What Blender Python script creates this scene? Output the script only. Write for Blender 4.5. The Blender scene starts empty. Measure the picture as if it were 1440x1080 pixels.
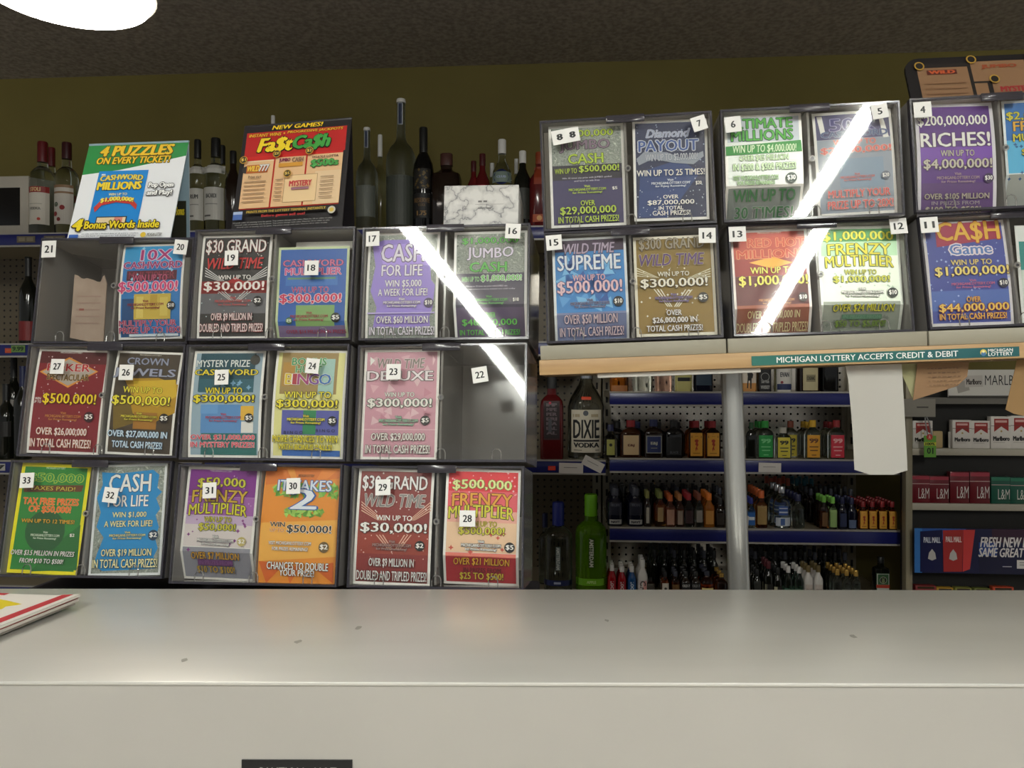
import bpy, bmesh, math, random
from mathutils import Matrix, Vector
R = math.radians
SC = bpy.context.scene
COL = SC.collection
CAM_Z = 1.42                                   # eye height above the shop floor

# ------------------------------------------------------------------ camera
cd = bpy.data.cameras.new('camera'); cd.lens = 27.0; cd.sensor_width = 36.0; cd.clip_start = .02
cam = bpy.data.objects.new('camera', cd); COL.objects.link(cam)
cam.location = (0, 0, CAM_Z); cam.rotation_euler = (R(90), 0, 0)
SC.camera = cam
# ------------------------------------------------------------------ world, exposure
AMBIENT = .24
TUBE = 130.0          # radiance of the ceiling strip lights behind the camera
LAMP = 14.0            # radiance of the pendant's diffuser
wd = bpy.data.worlds.new('shop_ambient'); SC.world = wd; wd.use_nodes = True
wd.node_tree.nodes['Background'].inputs[0].default_value = (.98, .99, .97, 1)
wd.node_tree.nodes['Background'].inputs[1].default_value = AMBIENT
vs = SC.view_settings
vs.view_transform = 'Standard'; vs.look = 'None'; vs.exposure = 0.14; vs.gamma = 1.0; vs.use_curve_mapping = False

# ------------------------------------------------------------------ materials
MATS = {}
def lin(h):
    c = [int(h[i:i+2], 16)/255 for i in (0, 2, 4)]
    return tuple((x/12.92 if x <= .04045 else ((x+.055)/1.055)**2.4) for x in c) + (1,)
def new_mat(name):
    m = bpy.data.materials.new(name); m.use_nodes = True
    return m, m.node_tree, m.node_tree.nodes['Principled BSDF']
def ink(h, gloss=.45, metal=0.0):
    k = (h, gloss, metal)
    if k in MATS: return MATS[k]
    if h == 'MONEY':
        m = money_mat()
    else:
        m, nt, b = new_mat('colour_' + h)
        b.inputs['Base Color'].default_value = lin(h)
        b.inputs['Roughness'].default_value = gloss
        b.inputs['Metallic'].default_value = metal
    MATS[k] = m
    return m
def tex(nt, kind, scale, coord='Object', **kw):
    tc = nt.nodes.new('ShaderNodeTexCoord'); t = nt.nodes.new(kind)
    nt.links.new(tc.outputs[coord], t.inputs['Vector'])
    t.inputs['Scale'].default_value = scale
    for k, v in kw.items(): t.inputs[k].default_value = v
    return t
def ramp(nt, sock, stops):
    r = nt.nodes.new('ShaderNodeValToRGB')
    while len(r.color_ramp.elements) < len(stops): r.color_ramp.elements.new(.5)
    for e, (p, c) in zip(r.color_ramp.elements, stops): e.position = p; e.color = lin(c)
    nt.links.new(sock, r.inputs[0]); return r
def money_mat():
    m, nt, b = new_mat('banknote_print')
    n = tex(nt, 'ShaderNodeTexNoise', 90, Detail=6, Distortion=2.5)
    r = ramp(nt, n.outputs[0], [(.3, '4e5650'), (.45, 'a3aaa2'), (.55, '7c857c'), (.7, 'd2d6cc')])
    nt.links.new(r.outputs[0], b.inputs['Base Color']); b.inputs['Roughness'].default_value = .45
    return m
def plain(name, h, rough=.5, metal=0.0, spec=.5):
    if name in MATS: return MATS[name]
    m, nt, b = new_mat(name)
    b.inputs['Base Color'].default_value = lin(h); b.inputs['Roughness'].default_value = rough
    b.inputs['Metallic'].default_value = metal; b.inputs['Specular IOR Level'].default_value = spec
    MATS[name] = m; return m
def noisy(name, stops, scale, rough=.6, bump=0.0, metal=0.0, stretch=None, detail=5):
    if name in MATS: return MATS[name]
    m, nt, b = new_mat(name)
    n = tex(nt, 'ShaderNodeTexNoise', scale, Detail=detail)
    if stretch:
        mp = nt.nodes.new('ShaderNodeMapping'); mp.inputs['Scale'].default_value = stretch
        tc = nt.nodes.new('ShaderNodeTexCoord'); nt.links.new(tc.outputs['Object'], mp.inputs[0]); nt.links.new(mp.outputs[0], n.inputs['Vector'])
    r = ramp(nt, n.outputs[0], stops)
    nt.links.new(r.outputs[0], b.inputs['Base Color'])
    b.inputs['Roughness'].default_value = rough; b.inputs['Metallic'].default_value = metal
    if bump:
        bp = nt.nodes.new('ShaderNodeBump'); bp.inputs['Strength'].default_value = bump; bp.inputs['Distance'].default_value = .004
        nt.links.new(n.outputs[0], bp.inputs['Height']); nt.links.new(bp.outputs[0], b.inputs['Normal'])
    MATS[name] = m; return m
def clear_plastic(name, tint, opaque, rough=.05, body='8c8a88', ior=1.45):
    """thin clear acrylic: mostly see-through, a little body colour, mirror-like at grazing angles"""
    if name in MATS: return MATS[name]
    m = bpy.data.materials.new(name); m.use_nodes = True; nt = m.node_tree; nt.nodes.clear()
    out = nt.nodes.new('ShaderNodeOutputMaterial'); tr = nt.nodes.new('ShaderNodeBsdfTransparent'); tr.inputs[0].default_value = lin(tint)
    df = nt.nodes.new('ShaderNodeBsdfDiffuse'); df.inputs[0].default_value = lin(body)
    gl = nt.nodes.new('ShaderNodeBsdfGlossy'); gl.inputs['Roughness'].default_value = rough
    fr = nt.nodes.new('ShaderNodeFresnel'); fr.inputs[0].default_value = ior
    m1 = nt.nodes.new('ShaderNodeMixShader'); m1.inputs[0].default_value = opaque
    m2 = nt.nodes.new('ShaderNodeMixShader')
    nt.links.new(tr.outputs[0], m1.inputs[1]); nt.links.new(df.outputs[0], m1.inputs[2])
    ge = nt.nodes.new('ShaderNodeNewGeometry'); sb = nt.nodes.new('ShaderNodeMath'); sb.operation = 'SUBTRACT'; sb.inputs[0].default_value = 1.0
    mu = nt.nodes.new('ShaderNodeMath'); mu.operation = 'MULTIPLY'          # mirror only on the outer face of each wall
    nt.links.new(ge.outputs['Backfacing'], sb.inputs[1]); nt.links.new(sb.outputs[0], mu.inputs[0]); nt.links.new(fr.outputs[0], mu.inputs[1])
    nt.links.new(mu.outputs[0], m2.inputs[0]); nt.links.new(m1.outputs[0], m2.inputs[1]); nt.links.new(gl.outputs[0], m2.inputs[2])
    nt.links.new(m2.outputs[0], out.inputs[0]); MATS[name] = m; return m
def glass(name, h, rough=.06, trans=1.0):
    if name in MATS: return MATS[name]
    m, nt, b = new_mat(name)
    b.inputs['Base Color'].default_value = lin(h); b.inputs['Roughness'].default_value = rough
    b.inputs['Transmission Weight'].default_value = trans; b.inputs['IOR'].default_value = 1.38
    MATS[name] = m; return m
def emit(name, h, s):
    m, nt, b = new_mat(name)
    b.inputs['Base Color'].default_value = lin(h); b.inputs['Emission Color'].default_value = lin(h); b.inputs['Emission Strength'].default_value = s
    return m
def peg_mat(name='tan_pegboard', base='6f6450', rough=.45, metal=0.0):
    m, nt, b = new_mat(name)
    tc = nt.nodes.new('ShaderNodeTexCoord'); sep = nt.nodes.new('ShaderNodeSeparateXYZ'); nt.links.new(tc.outputs['Object'], sep.inputs[0])
    def mth(op, a, c):
        n = nt.nodes.new('ShaderNodeMath'); n.operation = op
        for i, s in enumerate((a, c)):
            if s is None: continue
            if isinstance(s, (int, float)): n.inputs[i].default_value = s
            else: nt.links.new(s, n.inputs[i])
        return n.outputs[0]
    d = []
    for ax in (0, 2):
        f = mth('FRACT', mth('MULTIPLY', sep.outputs[ax], 1/.0254), None); s = mth('SUBTRACT', f, .5); d.append(mth('MULTIPLY', s, s))
    hole = mth('LESS_THAN', mth('ADD', d[0], d[1]), .026)
    mx = nt.nodes.new('ShaderNodeMix'); mx.data_type = 'RGBA'
    mx.inputs[6].default_value = lin(base); mx.inputs[7].default_value = lin('0c0b0a')
    nt.links.new(hole, mx.inputs[0]); nt.links.new(mx.outputs[2], b.inputs['Base Color'])
    b.inputs['Roughness'].default_value = rough; b.inputs['Metallic'].default_value = metal
    return m

# ------------------------------------------------------------------ mesh collecting
class MB:
    def __init__(s): s.v = []; s.f = []; s.m = []; s.sm = []; s.mats = []
    def mi(s, mat):
        if mat not in s.mats: s.mats.append(mat)
        return s.mats.index(mat)
    def add(s, vs, fs, mat, smooth=False, M=None):
        o = len(s.v); i = s.mi(mat)
        s.v += [tuple(M @ Vector(p)) if M else tuple(p) for p in vs]
        for f in fs: s.f.append([o+k for k in f]); s.m.append(i); s.sm.append(smooth)
        return s
    def box(s, x0, x1, y0, y1, z0, z1, mat, bev=0, M=None):
        if bev:
            bm = bmesh.new(); bmesh.ops.create_cube(bm, size=1)
            for v in bm.verts: v.co = Vector(((x0+x1)/2+v.co.x*(x1-x0), (y0+y1)/2+v.co.y*(y1-y0), (z0+z1)/2+v.co.z*(z1-z0)))
            bmesh.ops.bevel(bm, geom=bm.edges[:], offset=bev, segments=2, affect='EDGES', profile=.5)
            bm.verts.index_update()
            s.add([v.co for v in bm.verts], [[v.index for v in f.verts] for f in bm.faces], mat, True, M); bm.free(); return s
        vs = [(x, y, z) for z in (z0, z1) for y in (y0, y1) for x in (x0, x1)]
        return s.add(vs, [(0,2,3,1),(4,5,7,6),(0,1,5,4),(2,6,7,3),(0,4,6,2),(1,3,7,5)], mat, False, M)
    def lathe(s, prof, mat, seg=24, n=2.0, dr=1.0, M=None, cap=True):
        vs = []; fs = []
        for z, r in prof:
            for k in range(seg):
                a = 2*math.pi*k/seg; c, q = math.cos(a), math.sin(a)
                vs.append((r*math.copysign(abs(c)**(2/n), c), dr*r*math.copysign(abs(q)**(2/n), q), z))
        for j in range(len(prof)-1):
            for k in range(seg):
                a, b = j*seg+k, j*seg+(k+1) % seg
                fs.append((a, b, b+seg, a+seg))
        if cap:
            fs.append(tuple(range(seg))[::-1]); o = (len(prof)-1)*seg; fs.append(tuple(range(o, o+seg)))
        return s.add(vs, fs, mat, True, M)
    def tube(s, pts, r, mat, seg=10, M=None):
        P = [Vector(p) for p in pts]; vs = []; fs = []
        for i, p in enumerate(P):
            t = (P[min(i+1, len(P)-1)]-P[max(i-1, 0)]).normalized()
            u = t.cross(Vector((0, 0, 1))) if abs(t.z) < .9 else t.cross(Vector((1, 0, 0)))
            u.normalize(); w = t.cross(u)
            for k in range(seg):
                a = 2*math.pi*k/seg; vs.append(p+u*r*math.cos(a)+w*r*math.sin(a))
        for i in range(len(P)-1):
            for k in range(seg):
                a, b = i*seg+k, i*seg+(k+1) % seg; fs.append((a, b, b+seg, a+seg))
        fs.append(tuple(range(seg))[::-1]); o = (len(P)-1)*seg; fs.append(tuple(range(o, o+seg)))
        return s.add(vs, fs, mat, True, M)
    def prism(s, poly, y0, y1, mat, M=None):
        """outline in x,z pushed through y0..y1"""
        n = len(poly); vs = [(x, y0, z) for x, z in poly]+[(x, y1, z) for x, z in poly]
        fs = [tuple(range(n)), tuple(range(2*n-1, n-1, -1))]+[(i, i+n, (i+1) % n+n, (i+1) % n) for i in range(n)]
        return s.add(vs, fs, mat, False, M)
    def mesh(s, name):
        me = bpy.data.meshes.new(name); me.from_pydata(s.v, [], s.f)
        for m in s.mats: me.materials.append(m)
        me.polygons.foreach_set('material_index', s.m); me.polygons.foreach_set('use_smooth', s.sm)
        if any(s.sm):
            me.set_sharp_from_angle(angle=R(35))
        me.update(); return me
    def build(s, name, parent=None, M=None):
        return link(name, s.mesh(name), parent, M)
def link(name, data, parent=None, M=None):
    o = bpy.data.objects.new(name, data); COL.objects.link(o)
    if parent: o.parent = parent
    if M is not None: o.matrix_local = M
    return o
def tag(o, label=None, cat=None, group=None, kind=None):
    for k, v in (('label', label), ('category', cat), ('group', group), ('kind', kind)):
        if v: o[k] = v
    return o
def empty(name, M, label, cat, group=None):
    o = bpy.data.objects.new(name, None); o.empty_display_size = .05; COL.objects.link(o); o.matrix_world = M
    return tag(o, label, cat, group)
def copy_tree(o, M=None, parent=None):
    c = o.copy(); COL.objects.link(c)
    if parent: c.parent = parent
    if M is not None: c.matrix_local = M
    for ch in KIDS.get(o.name, [x for x in o.children]): copy_tree(ch, None, c)
    return c
KIDS = {}

# ------------------------------------------------------------------ lettering
TS = bpy.data.scenes.new('lettering'); TC = bpy.data.curves.new('lettering', 'FONT'); TO = bpy.data.objects.new('lettering', TC)
TS.collection.objects.link(TO); TC.align_x = 'CENTER'; TC.resolution_u = 2; TC.fill_mode = 'FRONT'
GL = {}
def glyphs(body, bold, shear, heavy=0.0):
    k = (body, round(bold, 3), shear)
    if k in GL: return GL[k]
    TC.body = body; TC.offset = bold; TC.shear = shear
    vl = TS.view_layers[0]; vl.update()
    me = TO.evaluated_get(vl.depsgraph).to_mesh()
    GL[k] = ([(v.co.x, v.co.y) for v in me.vertices], [list(p.vertices) for p in me.polygons])
    TO.evaluated_get(vl.depsgraph).to_mesh_clear()
    return GL[k]

NV = 16                                          # artwork bends along this many rows
def split_rows(vs, fs):
    lo, hi = min(p[1] for p in vs), max(p[1] for p in vs)
    lines = [i/NV for i in range(1, NV) if lo+1e-4 < i/NV < hi-1e-4]
    if not lines: return vs, fs
    bm = bmesh.new(); V = [bm.verts.new((u, v, 0)) for u, v in vs]
    for f in fs:
        try: bm.faces.new([V[i] for i in f])
        except ValueError: pass
    for q in lines: bmesh.ops.bisect_plane(bm, geom=bm.verts[:]+bm.edges[:]+bm.faces[:], plane_co=(0, q, 0), plane_no=(0, 1, 0))
    bm.verts.index_update()
    r = [(v.co.x, v.co.y) for v in bm.verts], [[v.index for v in f.verts] for f in bm.faces]; bm.free()
    return r
class Print:
    """flat artwork laid out in 0..1 (u to the side, v downward), later mapped onto a surface"""
    def __init__(s, w, h): s.w = w; s.h = h; s.items = []; s.layer = 0
    def poly(s, vs, fs, c): s.layer += 1; s.items.append((vs, fs, c, s.layer)); return s
    def rect(s, u0, v0, u1, v1, c):
        lines = [v0]+[i/NV for i in range(1, NV) if v0+1e-4 < i/NV < v1-1e-4]+[v1]
        nv = len(lines)-1; nu = max(1, int(abs(u1-u0)*10))
        vs = [(u0+(u1-u0)*i/nu, v) for v in lines for i in range(nu+1)]
        fs = [(j*(nu+1)+i, (j+1)*(nu+1)+i, (j+1)*(nu+1)+i+1, j*(nu+1)+i+1) for j in range(nv) for i in range(nu)]
        return s.poly(vs, fs, c)
    def shape(s, pts, c):
        a = sum(pts[i][0]*pts[(i+1) % len(pts)][1]-pts[(i+1) % len(pts)][0]*pts[i][1] for i in range(len(pts)))
        if a > 0: pts = pts[::-1]
        return s.poly(list(pts), [tuple(range(len(pts)))], c)
    def disc(s, u, v, r, c, n=20):
        k = s.w/s.h
        return s.shape([(u+r*math.cos(2*math.pi*i/n), v+r*k*math.sin(2*math.pi*i/n)) for i in range(n)], c)
    def ring(s, u, v, r, t, c, n=24):
        k = s.w/s.h; vs = []
        for q in (r, r-t): vs += [(u+q*math.cos(2*math.pi*i/n), v+q*k*math.sin(2*math.pi*i/n)) for i in range(n)]
        return s.poly(vs, [(i, i+n, (i+1) % n+n, (i+1) % n) for i in range(n)], c)
    def text(s, body, u0, v0, u1, v1, c, out=None, ow=.07, shear=0, arc=0, bold=.035):
        F = glyphs(body, min(bold, 0.0), shear); wt = max(bold, 0)*(1 if v1-v0 <= .04 or bold != .035 else 1.1 if len(body) > 13 else 1.8)     # weight: the strokes are struck three times side by side
        if not F[0]: return s
        xs = [p[0] for p in F[0]]; ys = [p[1] for p in F[0]]
        x0, x1, y0, y1 = min(xs), max(xs), min(ys), max(ys)
        def fit(G):
            r = []
            for x, y in G[0]:
                a = (x-x0)/(x1-x0); b = (y-y0)/(y1-y0)
                r.append((u0+(u1-u0)*a, v1-(v1-v0)*b-arc*(v1-v0)*(1-(2*a-1)**2)))
            return r
        dv = (v1-v0)/(y1-y0); du = (u1-u0)/(x1-x0); n = len(F[0]); base = fit(F); big = v1-v0 > .04
        if len(body) > 13: ow *= 1.1
        def strike(offs, col):                   # each strike a hair above the last, so that no two lie in one plane
            for a, b in offs:
                s.layer += .2; s.items.append(([(u+a*du, v+b*dv) for u, v in base], F[1], col, s.layer))
        if out and big:
            rx = wt+ow*.62; ry = .35*wt+ow*.62
            strike([(rx*math.cos(a*math.pi/4), ry*math.sin(a*math.pi/4)) for a in range(8)], out)
        elif out:
            O = glyphs(body, .5*wt+ow*.8, shear); s.poly(fit(O), O[1], out)
        s.layer += .8
        strike([(0, 0)] if wt < .004 else [(-wt, -.35*wt), (0, .35*wt), (wt, -.35*wt)], c)
        return s
    def visit(s, u0, v0, u1, v1, c, out=None):
        h = v1-v0; m = (u0+u1)/2; w = u1-u0
        s.text('Visit', m-w*.08, v0, m+w*.08, v0+h*.24, c, out, .09)
        s.text('MICHIGANLOTTERY.COM', u0, v0+h*.34, u1, v0+h*.62, c, out, .09)
        return s.text('for Prizes Remaining!', m-w*.4, v0+h*.72, m+w*.4, v1, c, out, .09)
    def price(s, u, v, r, body, bg, fg):
        k = s.w/s.h
        if bg: s.disc(u, v, r, bg)
        if body: s.text(body, u-r*.72, v-r*.5*k, u+r*.72, v+r*.5*k, fg, None, 0, 0, 0, .03)
        return s
    def stars(s, u0, v0, u1, v1, n, sz, c, seed):
        g = random.Random(seed); vs = []; fs = []; k = s.w/s.h
        for _ in range(n):
            u = g.uniform(u0, u1); v = g.uniform(v0, v1); q = sz*g.uniform(.3, .75); o = len(vs)
            for i in range(8):
                r_ = q if i % 2 == 0 else q*.45
                vs.append((u+r_*math.cos(-math.pi*i/4), v+r_*k*math.sin(-math.pi*i/4)))
            fs.append(tuple(range(o, o+8)))
        return s.poly(vs, fs, c)
    def shards(s, u0, v0, u1, v1, n, sz, cols, seed):
        g = random.Random(seed); k = s.w/s.h
        for c in cols:
            vs = []; fs = []
            for _ in range(n//len(cols)):
                u = g.uniform(u0+sz*.5, u1-sz*.5); v = g.uniform(v0+sz*.5*k, v1-sz*.5*k); a = g.uniform(0, 6.28); o = len(vs)
                for i in range(3): vs.append((u+.55*sz*math.cos(a-i*2.09), v+.55*sz*k*math.sin(a-i*2.09)))
                fs.append((o, o+1, o+2))
            s.poly(vs, fs, c)
        return s
    def play(s, els):
        for e in els:
            k = e[0]
            if k == 'r': s.rect(*e[1:])
            elif k == 't': s.text(*e[1:])
            elif k == 'v': s.visit(*e[1:])
            elif k == 'p': s.price(*e[1:])
            elif k == 's': s.stars(*e[1:])
            elif k == 'k': s.shards(*e[1:])
            elif k == 'g': s.shape(e[1], e[2])
        return s
    def onto(s, mb, fn, gloss=.45, metal=0.0, step=.0001, bent=False):
        for vs, fs, c, ly in s.items:
            if bent: vs, fs = split_rows(vs, fs)
            mb.add([fn(u, v, ly*step) for u, v in vs], fs, ink(c, gloss, metal))
        return mb
def flat(x0, z1, w, h, y=0.0, M=None):
    """map artwork to an upright rectangle that faces -y, top left corner at x0,z1"""
    return lambda u, v, d: (x0+u*w, y-d-.0002, z1-v*h)

# ------------------------------------------------------------------ frames
TH = R(-4.0)                                    # the shop wall is turned a little against the counter
def room(xr, yr, z): return (xr*math.cos(TH)-yr*math.sin(TH), xr*math.sin(TH)+yr*math.cos(TH), CAM_Z+z)
def roomM(xr, yr, z, rz=0): return Matrix.Translation(room(xr, yr, z)) @ Matrix.Rotation(TH+rz, 4, 'Z')
def bearing(px, yr):
    """(distance along the wall, distance ahead) of what is sighted at picture column px in the plane yr before the wall"""
    k = (px-720)/1080; Y = yr/(math.cos(TH)-k*math.sin(TH)); X = k*Y
    return X*math.cos(TH)+Y*math.sin(TH), Y
def height(py, Y): return (540-py)/1080*Y
def pose(o, yaw, tilt, roll):
    return Matrix.Translation((o[0], o[1], o[2]+CAM_Z)) @ Matrix.Rotation(yaw, 4, 'Z') @ Matrix.Rotation(tilt, 4, 'X') @ Matrix.Rotation(roll, 4, 'Y')
CASE_POSE={
 'lL0':(-0.6953,1.1379,0.2151,-0.0531,-0.1392,0.0057),
 'lM0':(-0.4445,1.0828,0.2164,-0.1161,-0.1263,0.0033),
 'lR0':(-0.2045,1.0618,0.2151,-0.1250,-0.1335,-0.0017),
 'lL1':(-0.6858,1.0927,0.0556,-0.0824,-0.1507,0.0027),
 'lM1':(-0.4489,1.0645,0.0537,-0.1110,-0.1301,0.0000),
 'lR1':(-0.2088,1.0504,0.0521,-0.1297,-0.1564,-0.0104),
 'lL2':(-0.6999,1.0763,-0.1076,-0.0580,-0.1892,-0.0022),
 'lM2':(-0.4538,1.0502,-0.1101,-0.1316,-0.1771,-0.0125),
 'lR2':(-0.2135,1.0312,-0.1103,-0.1077,-0.1654,-0.0090),
 'rL0':(0.0386,1.0512,0.3589,-0.0681,-0.0440,-0.0376),
 'rM0':(0.2800,1.0308,0.3669,-0.0813,-0.0517,-0.0250),
 'rR0':(0.5259,1.0159,0.3761,-0.0733,-0.0638,-0.0316),
 'rL1':(0.0444,1.0450,0.2050,-0.0820,-0.1199,-0.0309),
 'rM1':(0.2911,1.0333,0.2134,-0.0620,-0.1313,-0.0244),
 'rR1':(0.5385,1.0164,0.2210,-0.0709,-0.1291,-0.0400),
}
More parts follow.
